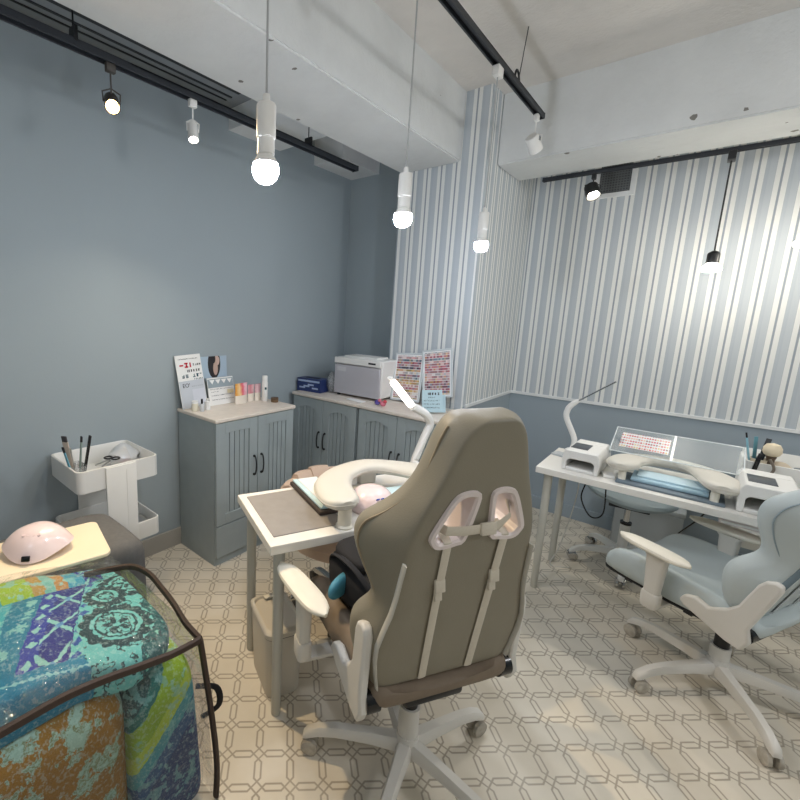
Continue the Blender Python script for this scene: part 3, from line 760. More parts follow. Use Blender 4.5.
def arch_pad(label, loc, rz, path, widths, thick, legs, zt, legr=.02):
    r = thing('hand_rest', label, 'hand rest', loc, rz)
    pts = smoothpath(path, 6); n = len(pts); m = len(widths) - 1; rings = []
    for i, p in enumerate(pts):
        a = i / (n - 1) * m; k = min(int(a), m - 1); w_ = widths[k] + (widths[k + 1] - widths[k]) * (a - k)
        t = (pts[min(i + 1, n - 1)] - pts[max(i - 1, 0)]); t.z = 0; t.normalize(); sd = V3((t.y, -t.x, 0))
        e_ = min(i, n - 1 - i); sh = math.sqrt(max(0.0, 1 - (1 - min(1, (e_ + .35) / 5.0)) ** 2))
        ring = []
        for q in range(20):
            an = 2 * PI * q / 20; cx = math.cos(an); cz = math.sin(an)
            cx = math.copysign(abs(cx) ** .75, cx); cz = math.copysign(abs(cz) ** .85, cz)
            ring.append(p + sd * cx * w_ / 2 * sh + V3((0, 0, cz * thick / 2 * (.45 + .55 * sh))))
        rings.append(ring)
    b = MB(); b.loft(rings); b.build('cushion', cushion_white, r)
    # seam line around the pad
    sm = MB(); L_ = [ring[0] for ring in rings] + [ring[10] for ring in rings[::-1]]
    sm.tube(L_, .0022, 6, closed=True); sm.build('piping', mat('pad_piping', (206, 200, 188), .5), r)
    for (x, y) in legs:
        g = MB(); g.lathe([(.0002, 0), (legr * 1.25, 0), (legr * 1.25, .006), (legr, .012), (legr, zt), (.0002, zt)], (x, y, 0), 20); g.build('leg', arm_cream, r)
    return r
arch_pad('white arched hand rest cushion on the near table by the grey mat', t1(0, 0, .7205), TA,
         [(.292, .005, .098), (.294, .09, .098), (.325, .19, .098), (.41, .285, .098), (.54, .315, .108), (.67, .285, .098), (.76, .19, .098), (.79, .09, .098), (.795, .005, .098)],
         [.13, .155, .15, .12, .10, .12, .15, .155, .13], .05, [(.300, .04), (.782, .04)], .08, .026)

# tablet in a dark case with pale cover
r = thing('clipboard_case', 'pale blue open folder in a dark case left of the near hand rest', 'folder', t1(.312, .30, .7205), TA)
b = MB(); b.box((0, 0, .012), (.135, .325, .018), bev=.006); b.build('case', dark_brown, r)
b = MB(); b.box((.004, .006, .026), (.120, .305, .010), bev=.004); b.build('pad', paper_blue, r)
b = MB(); b.box((.010, .02, .0325), (.09, .25, .003)); b.build('sheet', paper_white, r)
# pink dome lamp with blue marking, on the near table
def dome(name, label, loc, rz, sx, sy, h, notch=True):
    r = thing(name, label, 'nail lamp', loc, rz); rings = []
    for i in range(10):
        a = i / 9 * PI / 2; k = math.cos(a) ** .75 if i < 9 else .02
        rings.append([V3((math.cos(q * PI / 16) * sx * k, math.sin(q * PI / 16) * sy * k, .012 + h * math.sin(a))) for q in range(32)])
    base = [[V3((math.cos(q * PI / 16) * sx * .97, math.sin(q * PI / 16) * sy * .97, 0)) for q in range(32)]]
    b = MB(); b.loft(base + rings); b.build('shell', pink_plastic, r)
    return r
uv = dome('nail_lamp', 'pale pink dome nail lamp with blue mark on the near table', t1(.482, .145, .7205), TA, .095, .095, .078)
b = MB()
for i in range(3): b.box((-.02 + i * .02, -.072, .0645), (.012, .003, .018), rot=Matrix.Rotation(.75, 3, 'X'))
b.build('blue_mark', mat('mark_blue', (70, 92, 190), .5), uv)
b = MB(); b.prism([(-.06, 0)] + [(.06 * math.cos(PI - PI * i / 12), .045 * math.sin(PI * i / 12)) for i in range(13)] + [(.06, 0)], (0, -.098, .001), (1, 0, 0), (0, 0, 1), (0, .05, 0)); b.build('hand_opening', slot_dark, uv)
b = MB(); b.tube([V3((.066 * math.cos(PI - PI * i / 16), -.0985, .002 + .052 * math.sin(PI * i / 16))) for i in range(17)], .008, 8); b.build('opening_rim', pink_plastic, uv)
for k, (s, q, h) in enumerate(((.50, .40, .075), (.60, .40, .075))):
    o = MB().box((0, 0, h / 2), (.085, .07, h), bev=.006).build('tissue_stack', paper_white if k == 0 else white_plastic, loc=t1(s, q, .7205), rz=TA)
    tag(o, ('white box at the far edge of the near table, left one, behind the hand rest', 'white box at the far edge of the near table, next to the lamp arm')[k], 'box')
o = MB().box((0, 0, .02), (.13, .1, .04), bev=.004).build('wipes_pack', paper_blue, loc=t1(.64, .17, .7205), rz=TA); tag(o, 'pale blue pack of wipes under the right side of the near hand rest', 'pack')

# desk lamp, lit
lp = thing('desk_lamp', 'white desk lamp with glowing bar head on the near table', 'desk lamp', t1(.92, .36, .7205), 0)
o0 = lp.location
def rel(p): return V3(p) - o0
MB().lathe([(.0002, 0), (.06, 0), (.062, .004), (.062, .014), (.055, .02), (.0002, .022)]).build('base', white_plastic, lp)
path = smoothpath([rel((-1.015, 1.905, .72 + .02)), rel((-.995, 1.985, .90)), rel((-.986, 2.01, .955)), rel((-.999, 1.978, 1.01)), rel((-1.034, 1.899, 1.055))], 6)
path[0] = V3((0, 0, .02)) if True else path[0]
b = MB(); b.tube([V3((0, 0, .02))] + path[1:], .027, 12, flat=(1.0, .75)); b.build('arm', white_plastic, lp)
hd = [rel((-1.034, 1.899, 1.055)), rel((-1.092, 1.772, 1.2))]
b = MB(); b.tube([hd[0], hd[0] + (hd[1] - hd[0]) * 1.02], .02, 12, flat=(.5, 1.1)); b.build('lamp_head', white_plastic, lp)
nrm_ = (V3((0, 0, H)) - V3((-1.06, 1.84, 1.12))).normalized()
dirn = (hd[1] - hd[0]); sidev = dirn.normalized().cross(nrm_).normalized(); nn = sidev.cross(dirn.normalized()).normalized()
if nn.dot(nrm_) < 0: nn = -nn
b = MB(); c0 = hd[0] + dirn * .06 + nn * .017
poly = rrect(dirn.length * .92, .034, .015); b.prism(poly, c0 + dirn * .46, dirn.normalized(), sidev, nn * .006); b.build('led_strip', led_glow, lp)

# bin under the near table
bl = (V3((-1.065, .996, 0)), V3((-1.27, 1.075, 0)))
bd = V3((-.914, .405, 0))
r = thing('waste_bin', 'slim beige lidded waste bin standing under the near table', 'bin', (-1.135, 1.095, 0), TA)
BW, BD = .155, .235
b = MB(); 
def bring(k, z): return [V3((x, y, z)) for x, y in rrect(BW * k, BD * k, .03)]
b.loft([bring(.88, 0), bring(.9, .01), bring(1, .27)]); b.build('body', bin_beige, r)
b = MB(); b.loft([bring(1.03, .272), bring(1.05, .276), bring(1.05, .292), bring(.98, .30), bring(.90, .302), bring(.86, .292), bring(.3, .290)]); b.build('lid', bin_beige, r)
b = MB(); b.loft([bring(1.01, .268), bring(1.01, .274)]); b.build('rim_gap', slot_dark, r)
MB().box((.0, .095, .302), (.05, .022, .008), bev=.003).build('lid_tab', arm_cream, r)

# technician tub chair behind the near table
tcx = V3((-1.235, 1.625, 0))
r = thing('tub_chair', 'pinkish beige round tufted chair behind the near table', 'chair', tcx, TA)
b = MB(); b.lathe([(.0002, .36), (.22, .36), (.265, .39), (.275, .44), (.25, .475), (.18, .49), (.0002, .492)], n=36); b.build('seat', stool_pink, r)
for k in range(9):
    a0 = math.radians(90 + (k - 4) * 22 - 11); a1 = a0 + math.radians(22); rings = []
    hgt = .655 - .012 * abs(k - 4) ** 1.5
    for i in range(7):
        a = a0 + (a1 - a0) * i / 6; bul = math.sin(PI * i / 6) * .018
        ca, sa = math.cos(a), math.sin(a)
        def P(rad, z): return V3((ca * rad, sa * rad, z))
        rings.append([P(.255, .42), P(.275 + bul, .45), P(.305 + bul, .54), P(.315 + bul, hgt - .03), P(.30 + bul * .5, hgt), P(.275, hgt + .004), P(.25 - bul * .5, hgt - .03), P(.235 - bul * .6, .54), P(.235, .45)])
    b = MB(); b.loft(rings); b.build('back_channel', stool_pink, r)
MB().cyl((0, 0, .09), (0, 0, .38), .025).build('gas_lift', chrome, r)
def star(parent, m, R=.26, rot=0.2, z=.07, n=5, cm=None, w=.02):
    b = MB()
    for k in range(n):
        a = rot + 2 * PI * k / n; d = V3((math.cos(a), math.sin(a), 0)); s = V3((-d.y, d.x, 0)); rings = []
        for t_, wd, zc, h_ in ((0.02, w * 1.25, z + .035, .05), (.35, w, z + .034, .038), (.7, w * .9, z + .028, .032), (.88, w * .88, z + .016, .03), (1.0, w * .85, z - .002, .028), (1.04, w * .6, z - .014, .016)):
            c = d * R * t_ + V3((0, 0, zc)); rings.append([c + s * wd * cx + V3((0, 0, h_ * .5 * cz)) for cx, cz in ((-1, -.9), (1, -.9), (1.0, .3), (.65, 1), (-.65, 1), (-1.0, .3))])
        b.loft(rings)
    b.cyl((0, 0, z + .0), (0, 0, z + .075), .042, .036, n=24)
    b.build('star_base', m, parent)
    for k in range(n):
        a = rot + 2 * PI * k / n; d = V3((math.cos(a), math.sin(a), 0)); s = V3((-d.y, d.x, 0)); c = d * R * .97
        g = MB()
        for sg in (-1, 1):
            p0 = c + s * sg * .008 + V3((0, 0, .028)); p1 = c + s * sg * .026 + V3((0, 0, .028)); g.tube([p0, p0.lerp(p1, .15), p0.lerp(p1, .85), p1], [.022, .028, .028, .022], 18)
        g.cyl(c + V3((0, 0, .03)), c + V3((0, 0, z - .005)), .008, n=10)
        g.build('caster', cm or caster_clear, parent)
star(r, chrome, .24, .4, .06, cm=mat('caster_dark', (60, 60, 60), .5))

# ------------------------------------------------------------------ gaming chairs
def gaming_chair(label, hub, yaw, base_rot, M, lift=0, arm=(.33, .155, .63, .2), straps=True, tilt=6.5, y0=-.145, upper_dx=0, pad=.30, arm_r=None):
    """local: x = sitter's right, y = facing, z up. yaw = heading of the facing direction"""
    r = thing('gaming_chair', label, 'gaming chair', (hub[0], hub[1], 0), yaw - PI / 2)
    # u, back panel half width, widest half width, depth of the widest edge, front depth of the bolster, centre depth
    rows = [(0, .200, .214, .04, .07, .06), (.012, .216, .229, .055, .09, .065), (.06, .226, .250, .075, .12, .075), (.12, .236, .264, .095, .145, .08), (.175, .236, .260, .10, .15, .085), (.215, .224, .238, .075, .13, .085),
            (.25, .214, .224, .058, .115, .085), (.285, .207, .227, .066, .125, .085), (.335, .203, .248, .105, .16, .085), (.39, .199, .266, .135, .182, .09), (.43, .195, .266, .14, .184, .09), (.468, .190, .254, .13, .172, .09), (.505, .178, .215, .105, .145, .09),
            (.56, .158, .172, .08, .12, .09), (.62, .130, .143, .068, .11, .095), (.715, .098, .122, .062, .108, .10), (.75, .082, .108, .06, .103, .098), (.775, .058, .09, .06, .095, .09), (.786, .03, .05, .055, .075, .07)]
    t_ = math.radians(tilt); z0 = .50 + lift
    def B(x, d, u): return V3((x, y0 + d * math.cos(t_) - u * math.sin(t_), z0 + u * math.cos(t_) + d * math.sin(t_)))
    rings = []
    for u, p, w, e, f, c in rows:
        half = [(p * .5, 0), (p * .92, 0), (p, .007), (p + (w - p) * .5, e * .42), (w * .99, e * .85), (w, e), (w * .98, e + (f - e) * .55), (w * .90, f), (w * .76, f * .94), (w * .60, c * 1.02), (w * .30, c)]
        ring = [B(0, 0, u)] + [B(a, d, u) for a, d in half] + [B(0, c, u)] + [B(-a, d, u) for a, d in half[::-1]]
        rings.append(ring)
    b = MB(); b.loft(rings); back = b.build('backrest', M['skin'], r, sub=2)
    holes = []
    for s in (-1, 1):
        poly = [(.036, .588), (.066, .587), (.086, .570), (.124, .492), (.124, .474), (.108, .461), (.062, .466), (.046, .478), (.030, .573)]
        # rounded by a closed smooth path
        k = len(poly); sp = []
        for i in range(k):
            p0, p1, p2, p3 = [V3((*poly[(i + j - 1) % k], 0)) for j in range(4)]
            for j in range(4):
                q = j / 4; sp.append(.5 * ((2 * p1) + (p2 - p0) * q + (2 * p0 - 5 * p1 + 4 * p2 - p3) * q * q + (3 * p1 - p0 - 3 * p2 + p3) * q ** 3))
        holes.append([(s * p.x, p.y) for p in sp])
    def off(poly, amt):
        cx = sum(p[0] for p in poly) / len(poly); cy = sum(p[1] for p in poly) / len(poly); n = len(poly); out = []
        for i in range(n):
            a = V3((*poly[i - 1], 0)); c = V3((*poly[(i + 1) % n], 0)); t = (c - a).normalized(); nn = V3((t.y, -t.x, 0)); p = V3((*poly[i], 0))
            if nn.dot(p - V3((cx, cy, 0))) < 0: nn = -nn
            out.append((p.x + nn.x * amt, p.y + nn.y * amt))
        return out
    cutters = []
    for hp in holes:
        b = MB(); pp = off(hp, .004); b.loft([[B(x, -.1, u) for x, u in pp], [B(x, .3, u) for x, u in pp]]); cutters.append(b.build('cutter', M['skin'], r))
    for c in cutters:
        m = back.modifiers.new('hole', 'BOOLEAN'); m.object = c; m.operation = 'DIFFERENCE'; m.solver = 'EXACT'
    bake(back)
    for c in cutters: bpy.data.objects.remove(c)
    back.data.set_sharp_from_angle(angle=math.radians(50))
    for hp in holes:
        o1, o2, o3, i1, i2 = off(hp, .014), off(hp, .012), off(hp, .002), off(hp, -.003), off(hp, -.001)
        loops = [(o1, .004), (o1, -.004), (o2, -.008), (o3, -.008), (i1, -.003), (i2, .03), (i2, .092), (off(hp, .010), .097), (off(hp, .012), .09)]
        b = MB(); b.loft([[B(x, d, u) for x, u in lp_] for lp_, d in loops], caps=False); b.build('belt_opening_ring', M['ring'], r)
    if straps:
        for s in (-1, 1):
            b = MB(); b.tube([B(s * .086, .04, .478), B(s * .086, -.006, .464), B(s * .085, -.005, .44), B(s * .082, -.004, .25), B(s * .076, -.004, .015)], .0125, 8, flat=(.16, 1), up=None)
            o = b.build('strap', M['strap'], r)
            b = MB(); q = B(s * .084, -.006, .335); b.box(q, (.03, .010, .035), bev=.003, rot=Matrix.Rotation(-t_, 3, 'X')); b.box(B(s * .0835, -.006, .305), (.022, .009, .03), bev=.003, rot=Matrix.Rotation(-t_, 3, 'X')); b.build('strap_buckle', M['strap'], o)
        b = MB(); b.tube([B(-.112, .03, .500), B(-.098, -.006, .500), B(-.05, -.012, .498), B(0, -.012, .497), B(.05, -.012, .500), B(.088, -.004, .52), B(.10, .03, .545)], .0125, 8, flat=(1, .14), up=(0, 0, 1)); o = b.build('waist_belt', M['strap'], r)
        b = MB(); b.box(B(.018, -.014, .497), (.045, .010, .032), bev=.003, rot=Matrix.Rotation(-t_, 3, 'X')); b.build('belt_buckle', M['strap'], o)
    for s in (-1, 1):
        b = MB(); pts = []
        for i in range(9):
            u = .012 + .40 * i / 8
            k_ = max(q for q in range(len(rows)) if rows[q][0] <= u); k2 = min(k_ + 1, len(rows) - 1)
            ff = (u - rows[k_][0]) / max(1e-6, rows[k2][0] - rows[k_][0]); pw = rows[k_][1] + (rows[k2][1] - rows[k_][1]) * ff
            pts.append(B(s * (pw - .004), .002, u))
        b.tube(pts, .010, 8, flat=(.35, 1)); b.build('seam_tape', M['tape'], r)
    for s in (-1, 1):      # welt round the side of the back
        b = MB(); pts = [B(s * w * .985, e * .88, u) for u, p, w, e, f, c in rows[7:-2]]
        b.tube(smoothpath(pts, 3), .003, 6); b.build('welt', M['welt'], r)
    # seat
    zs = .42 + lift; rings = []
    for y, w, k, zo in ((-.165, .205, .30, 0), (-.155, .222, .42, 0), (-.08, .232, .8, 0), (.05, .238, 1.05, 0), (.18, .243, 1.1, 0), (.29, .245, 1.05, 0), (.345, .243, .9, -.004), (.375, .235, .6, -.012), (.388, .215, .25, -.014)):
        prof = [(0, 0), (.7, 0), (.93, .008), (1, .035), (1.02, .075), (.99, .115), (.90, .135), (.78, .125), (.66, .10), (.35, .092), (0, .092)]
        half = [(a * w, zs + zo + .05 + (h_ - .05) * k) for a, h_ in prof]
        rings.append([V3((x, y, z)) for x, z in half] + [V3((-x, y, z)) for x, z in half[-2:0:-1]])
    b = MB(); b.loft(rings); b.build('seat', M['seat'], r, sub=1)
    b = MB(); b.tube(smoothpath([(-.2, -.11, zs + .008), (-.2, .1, zs - .004), (-.2, .36, zs - .002), (-.185, .385, zs + .01)], 4), .009, 8)
    b.tube(smoothpath([(.2, -.11, zs + .008), (.2, .1, zs - .004), (.2, .36, zs - .002), (.185, .385, zs + .01)], 4), .009, 8)
    b.box((0, .05, zs - .006), (.42, .03, .014)); b.box((0, .28, zs - .006), (.42, .03, .014)); b.build('seat_frame', black_metal, r)
    b = MB(); b.box((0, .01, zs - .022), (.20, .26, .034), bev=.01); b.build('tilt_mechanism', black_metal, r)
    b = MB(); b.cyl((0, 0, .115), (0, 0, .255 + lift), .033, n=24); b.build('gas_lift_cover', M['plastic'], r)
    b = MB(); b.cyl((0, 0, .25 + lift), (0, 0, zs - .02), .025, n=20); b.build('gas_lift', black_metal, r)
    star(r, M['plastic'], .335, base_rot - (yaw - PI / 2), .075, cm=caster_clear, w=.021)
    # L shaped hinge covers
    for s in (-1, 1):
        poly = [(.055, .088), (.070, .062), (.05, .045), (-.10, -.004), (-.150, -.010), (-.170, .03), (-.158, .075), (-.172, .260), (-.164, .283), (-.142, .290), (-.118, .278), (-.108, .256), (-.098, .15), (-.075, .115), (-.03, .085), (.02, .10)]
        b = MB(); b.prism([(yy * .92 - max(0, zz_ - .09) * math.tan(math.radians(tilt - 8.8)) * 1.4, zz_) for yy, zz_ in poly], (s * .236, 0, zs), (0, 1, 0), (0, 0, 1), (s * .028, 0, 0)); b.build('hinge_cover', M['plastic'], r, bev=.008, seg=3)
        b = MB(); b.cyl((s * .2, -.125, zs + .042), (s * .24, -.125, zs + .042), .034, n=24); b.build('hinge', black_gloss, r)
    # armrests
    ax0, ay, az, toe = arm
    for s in (-1, 1):
        ax = arm_r if (s > 0 and arm_r) else ax0
        rings = []
        L_ = pad; n = 12
        for i in range(n + 1):
            a = i / n; y = -L_ / 2 + L_ * a; k = max(.12, math.sqrt(max(0, 1 - abs(2 * a - 1) ** 3.2))); wv = .044 * k * (1.0 - .12 * a)
            hz = .016 * max(.4, k)
            rings.append([V3((math.cos(q * PI / 8) * wv, y, math.copysign(abs(math.sin(q * PI / 8)) ** .7, math.sin(q * PI / 8)) * hz)) for q in range(16)])
        R_ = Matrix.Rotation(toe if s < 0 else -toe, 3, 'Z') if toe < 1 else Matrix.Identity(3)
        if isinstance(toe, float) and abs(toe) < 1: pass
        rings = [[R_ @ p + V3((s * ax, ay, az)) for p in ring] for ring in rings]
        b = MB(); b.loft(rings); arm_o = b.build('armrest', M['arm'], r)
        b = MB(); c0 = V3((s * (ax - .005), ay - .02, 0))
        def sec(w, d, z): return [V3((x, y, z)) + c0 for x, y in rrect(w, d, min(w, d) * .35, 4)]
        zb = zs + .01 - .02
        b.loft([sec(.036, .055, zb + .05), sec(.038, .06, zb + .10), sec(.042, .075, az - .03), sec(.045, .10, az - .014)]); b.build('post', M['plastic'], arm_o)
        b = MB(); b.loft([sec(.042, .055, zb - .01), sec(.048, .066, zb), sec(.048, .068, zb + .05), sec(.042, .062, zb + .056)]); b.build('post_collar', M['plastic'], arm_o)
        b = MB(); b.box((s * (ax - .01 + .10) / 2, ay - .015, zb - .012), (ax - .1, .05, .012), bev=.002); b.build('mounting_bar', M['plastic'], arm_o)
    if upper_dx:
        for o in kids(r):
            if o.name.split('.')[0] not in ('star_base', 'caster', 'gas_lift', 'gas_lift_cover'): o.location.x = upper_dx
    return r
BE = dict(skin=beige_leather, seat=beige_fabric, ring=ring_plastic, strap=beige_strap, tape=mat('tape_light', (196, 193, 182), .6), welt=mat('welt_beige', (150, 136, 112), .5), plastic=chair_plastic, arm=arm_cream)
BL = dict(skin=blue_leather, seat=blue_leather, ring=ring_plastic, strap=mat('pale_grey_strap', (186, 194, 198), .7), tape=blue_seam, welt=mat('welt_blue', (142, 158, 166), .5), plastic=chair_plastic, arm=arm_cream)
YB_ = math.radians(150.7)
gaming_chair('beige gaming chair seen from behind at the near white table', (-.545, 1.136), YB_, math.radians(68), BE, 0, (.335, .155, .635, .2), tilt=8.8)
gaming_chair('pale blue gaming chair at the right edge facing the far work table', (.225, 2.325), math.radians(153.6), math.radians(225), BL, -.05, (.30, .16, .598, -.08), tilt=20, y0=-.125, upper_dx=.03, pad=.275, arm_r=.215)

# black backpack on the beige seat
def chair_pt(x, y, z, hub=(-.545, 1.136), yaw=YB_):
    fx, fy = math.cos(yaw), math.sin(yaw); return V3((hub[0] + fy * x + fx * y, hub[1] - fx * x + fy * y, z))
bp = thing('backpack', 'black backpack lying on the seat of the beige chair', 'bag', chair_pt(-.06, .14, .522), YB_ - PI / 2 + .2)
def puff(mb, c, d, k=3.0, n=10):
    t = bmesh.new(); bmesh.ops.create_uvsphere(t, u_segments=24, v_segments=16, radius=1)
    for v in t.verts:
        x, y, z = v.co; v.co = V3([math.copysign(abs(q) ** (2 / k), q) * s / 2 for q, s in zip((x, y, z), d)])
    mb._merge(t, Matrix.Translation(V3(c)))
b = MB(); puff(b, (0, .02, .09), (.27, .34, .17)); b.build('body', black_cloth, bp)
b = MB(); puff(b, (-.02, .05, .175), (.2, .2, .06)); b.build('front_pocket', black_cloth, bp)
b = MB(); b.tube(smoothpath([(-.10, -.12, .12), (-.13, -.02, .19), (-.12, .1, .17), (-.09, .16, .1)]), .012, 8, flat=(.4, 1)); b.build('shoulder_strap', black_cloth, bp)
b = MB(); b.tube(smoothpath([(-.08, -.06, .19), (-.05, .0, .205), (-.03, .06, .20)]), .004, 6); b.tube(smoothpath([(-.09, .0, .19), (-.06, -.04, .198), (-.02, -.05, .19)]), .004, 6); b.build('grey_cord', cord_grey, bp)
tp = thing('pouch', 'light blue pouch leaning on the black backpack on the beige chair', 'pouch', chair_pt(-.190, .150, .566), YB_ - PI / 2 - 1.0)
b = MB(); puff(b, (0, 0, .06), (.035, .16, .07), 2.6); b.build('body', teal_cloth, tp)
b = MB(); puff(b, (.004, .072, .080), (.035, .045, .03), 2.6); b.build('tassel', navy, tp)

# ------------------------------------------------------------------ far table and what is on it
X2, Y2, Z2 = -.585, 2.486, .72
work_table('long white work table with two nail lamps along the back wall', (X2, Y2, 0), 0, 1.3, .488, Z2, .055)
def box_lamp(label, loc, rz=0, w=.17, d=.30, h=.118):
    r = thing('nail_dryer', label, 'nail lamp', loc, rz)
    b = MB()
    # body with an open arched mouth in front (-y) : outer shell as prism walls
    n = 10; ow, oh = w * .72, h * .58
    arch = [(-ow / 2, .018)] + [(-ow / 2 + .02 - .02 * math.cos(a * PI / 2 / 5), oh - .02 + .02 * math.sin(a * PI / 2 / 5)) for a in range(6)] + [(ow / 2 - .02 + .02 * math.sin(a * PI / 2 / 5), oh - .02 + .02 * math.cos(a * PI / 2 / 5)) for a in range(6)] + [(ow / 2, .018)]
    outer = [(-w / 2 * .94, .0)] + [(-w / 2 * .98, h * .5), (-w / 2 * .92, h * .85), (-w / 2 * .8, h)] + [(w / 2 * .8, h), (w / 2 * .92, h * .85), (w / 2 * .98, h * .5), (w / 2 * .94, 0)]
    ring = outer + [(ow / 2, 0)] + arch[::-1] + [(-ow / 2, 0)]
    b.prism(ring, (0, 0, 0), (1, 0, 0), (0, 0, 1), (0, d * .72, 0))
    b.prism(outer, (0, d * .72, 0), (1, 0, 0), (0, 0, 1), (0, d * .28, 0))
    b.prism([(-ow / 2, 0), (ow / 2, 0), (ow / 2, .018), (-ow / 2, .018)], (0, 0, 0), (1, 0, 0), (0, 0, 1), (0, d * .72, 0))
    b.build('casing', white_plastic, r, bev=.005, seg=3)
    MB().box((0, d * .715, oh * .5), (ow, .003, oh - .02)).build('inner_wall', mat('lamp_inside_olive', (190, 186, 150), .4), r)
    MB().box((-.025, d * .42, h + .0008), (w * .45, d * .42, .0025), bev=.001).build('control_panel', mat('panel_dark_grey', (64, 70, 76), .3), r)
    return r
box_lamp('white box nail lamp at the left end of the far table', (-.395, 2.545, Z2 + .0005), -.03, .175, .30, .110)
box_lamp('white box nail lamp on the far table in front of the blue chair', (.292, 2.53, Z2 + .0005), 0, .20, .30, .125)
arch_pad('white arched hand rest cushion on the far table in front of the clear case', (0, 0, Z2 + .0005), 0,
         [(-.225, 2.545, .078), (-.225, 2.62, .078), (-.205, 2.71, .078), (-.14, 2.80, .076), (-.04, 2.83, .076), (.055, 2.80, .076), (.115, 2.71, .078), (.145, 2.62, .080), (.148, 2.52, .080)],
         [.10, .14, .135, .10, .08, .11, .15, .165, .14], .05, [(-.215, 2.58), (.128, 2.56)], .062, .016)
o = MB().box((0, 0, .006), (.40, .20, .012), bev=.004).build('folded_towel', mat('grey_blue_tray', (112, 126, 136), .6), loc=(-.035, 2.63, Z2)); tag(o, 'flat slate grey mat under the towel on the far table', 'desk mat')
tw = thing('hand_towel', 'pale blue folded towel under the far hand rest', 'towel', (-.035, 2.65, Z2 + .0125))
MB().box((0, 0, .010), (.29, .15, .018), bev=.006).build('lower_fold', mat('towel_pale_blue', (176, 206, 220), .9, bump=.2, bs=300), tw)
MB().box((.01, .015, .024), (.27, .12, .010), bev=.004).build('upper_fold', mat('towel_paler_blue', (196, 220, 230), .9, bump=.2, bs=300), tw)
# clear case with slanted lid and swatches
cs = thing('clear_case', 'clear acrylic case with slanted lid on the far table', 'display case', (-.045, 2.84, Z2))
P = lambda x, y, z: V3((x, y, z))
def sheet(mb, a, b_, c, d, n, th=.003):
    nv = V3(n) * th; mb.loft([[a, b_, c, d], [a + nv, b_ + nv, c + nv, d + nv]])
CF, CB, CZ0, CZ1 = -.09, .115, .105, .195
for k, (xa, xb) in enumerate(((-.255, -.006), (.006, .262))):
    b = MB(); sheet(b, P(xa, CF, CZ0), P(xb, CF, CZ0), P(xb, CB, CZ1), P(xa, CB, CZ1), (0, -.4, .9)); b.build('lid_panel', acrylic, cs, smooth=False)
tl_ = math.atan2(CZ1 - CZ0, CB - CF)
b = MB(); b.box((0, (CF + CB) / 2, (CZ0 + CZ1) / 2), (.010, math.hypot(CB - CF, CZ1 - CZ0), .006), rot=Matrix.Rotation(tl_, 3, 'X')); b.build('centre_strip', mat('acrylic_edge', (232, 238, 240), .2), cs)
for x in (-.258, .262):
    b = MB(); b.prism([(.045, 0), (CB, 0), (CB, CZ1), (CF, CZ0), (CF, CZ0 - .015), (.045, .05)], (x, 0, 0), (0, 1, 0), (0, 0, 1), (.003, 0, 0)); b.build('side_panel', acrylic, cs, smooth=False)
b = MB(); b.box((.002, CB, CZ1 / 2), (.52, .003, CZ1)); b.build('back_panel', acrylic, cs, smooth=False)
e_ = mat('acrylic_edge', (232, 238, 240), .2)
for pa, pb_ in ((P(-.258, CB, CZ1), P(.265, CB, CZ1)), (P(-.256, CF, CZ0), P(-.256, CB, CZ1)), (P(.263, CF, CZ0), P(.263, CB, CZ1)), (P(-.258, CF, CZ0), P(.265, CF, CZ0))):
    MB().tube([pa, pb_], .0025, 6).build('edge_strip', e_, cs)
def swatch_mat():
    t = NT('nail_swatch_rows'); v = t.xyz(t.coords('Object'))
    u = t.math('FLOOR', t.math('MULTIPLY', v[0], 90)); q = t.math('FLOOR', t.math('MULTIPLY', v[1], 40))
    cb = t.n('ShaderNodeCombineXYZ'); t.link(u, cb.inputs[0]); t.link(q, cb.inputs[1])
    wn = t.n('ShaderNodeTexWhiteNoise', noise_dimensions='2D'); t.link(cb.outputs[0], wn.inputs['Vector'])
    c = t.ramp(wn.outputs['Value'], [(0, (214, 60, 66)), (.2, (232, 130, 120)), (.4, (238, 176, 150)), (.55, (206, 40, 60)), (.7, (230, 190, 120)), (.85, (150, 90, 90))], 'CONSTANT')
    fx = t.math('FRACT', t.math('MULTIPLY', v[0], 90)); fy = t.math('FRACT', t.math('MULTIPLY', v[1], 40))
    gp = t.math('MAXIMUM', t.math('LESS_THAN', fx, .3), t.math('LESS_THAN', fy, .42))
    t.bsdf(t.mix(gp, c, lin((236, 236, 236))), .3); return t.m
sw = thing('swatch_card', 'card of red and pink nail swatch rows inside the clear case', 'swatch card', (-.165, 2.872, Z2 + .147)); sw.rotation_euler = (tl_, 0, 0)
MB().box((0, .0, 0), (.21, .13, .003)).build('swatches', swatch_mat(), sw, smooth=False)
MB().box((0, -.0, -.003), (.216, .136, .003)).build('backing', clear('clear_tray', (250, 250, 250), .1, .1, .3), sw, smooth=False)
# lamp at left, unlit
l2 = thing('desk_lamp', 'slim white unlit desk lamp at the left end of the far table', 'desk lamp', (-.505, 2.935, Z2 + .0005))
q0 = l2.location
MB().lathe([(.0002, 0), (.036, 0), (.038, .004), (.038, .012), (.03, .018), (.0002, .02)]).build('base', white_plastic, l2)
pts = smoothpath([V3((0, 0, .015)), V3((-.506, 2.95, .80)) - q0, V3((-.56, 2.95, .915)) - q0, V3((-.562, 2.95, .965)) - q0, V3((-.545, 2.95, 1.0)) - q0, V3((-.509, 2.95, 1.035)) - q0], 6)
b = MB(); b.tube(pts, [.016] * (len(pts) - 6) + [.015, .0145, .014, .013, .012, .011], 12, flat=(1, .8)); b.build('arm', white_plastic, l2)
b = MB(); b.tube([V3((-.509, 2.95, 1.035)) - q0, V3((-.343, 2.95, 1.17)) - q0], .0095, 10, flat=(.5, 1.2)); b.build('lamp_head', chrome, l2)
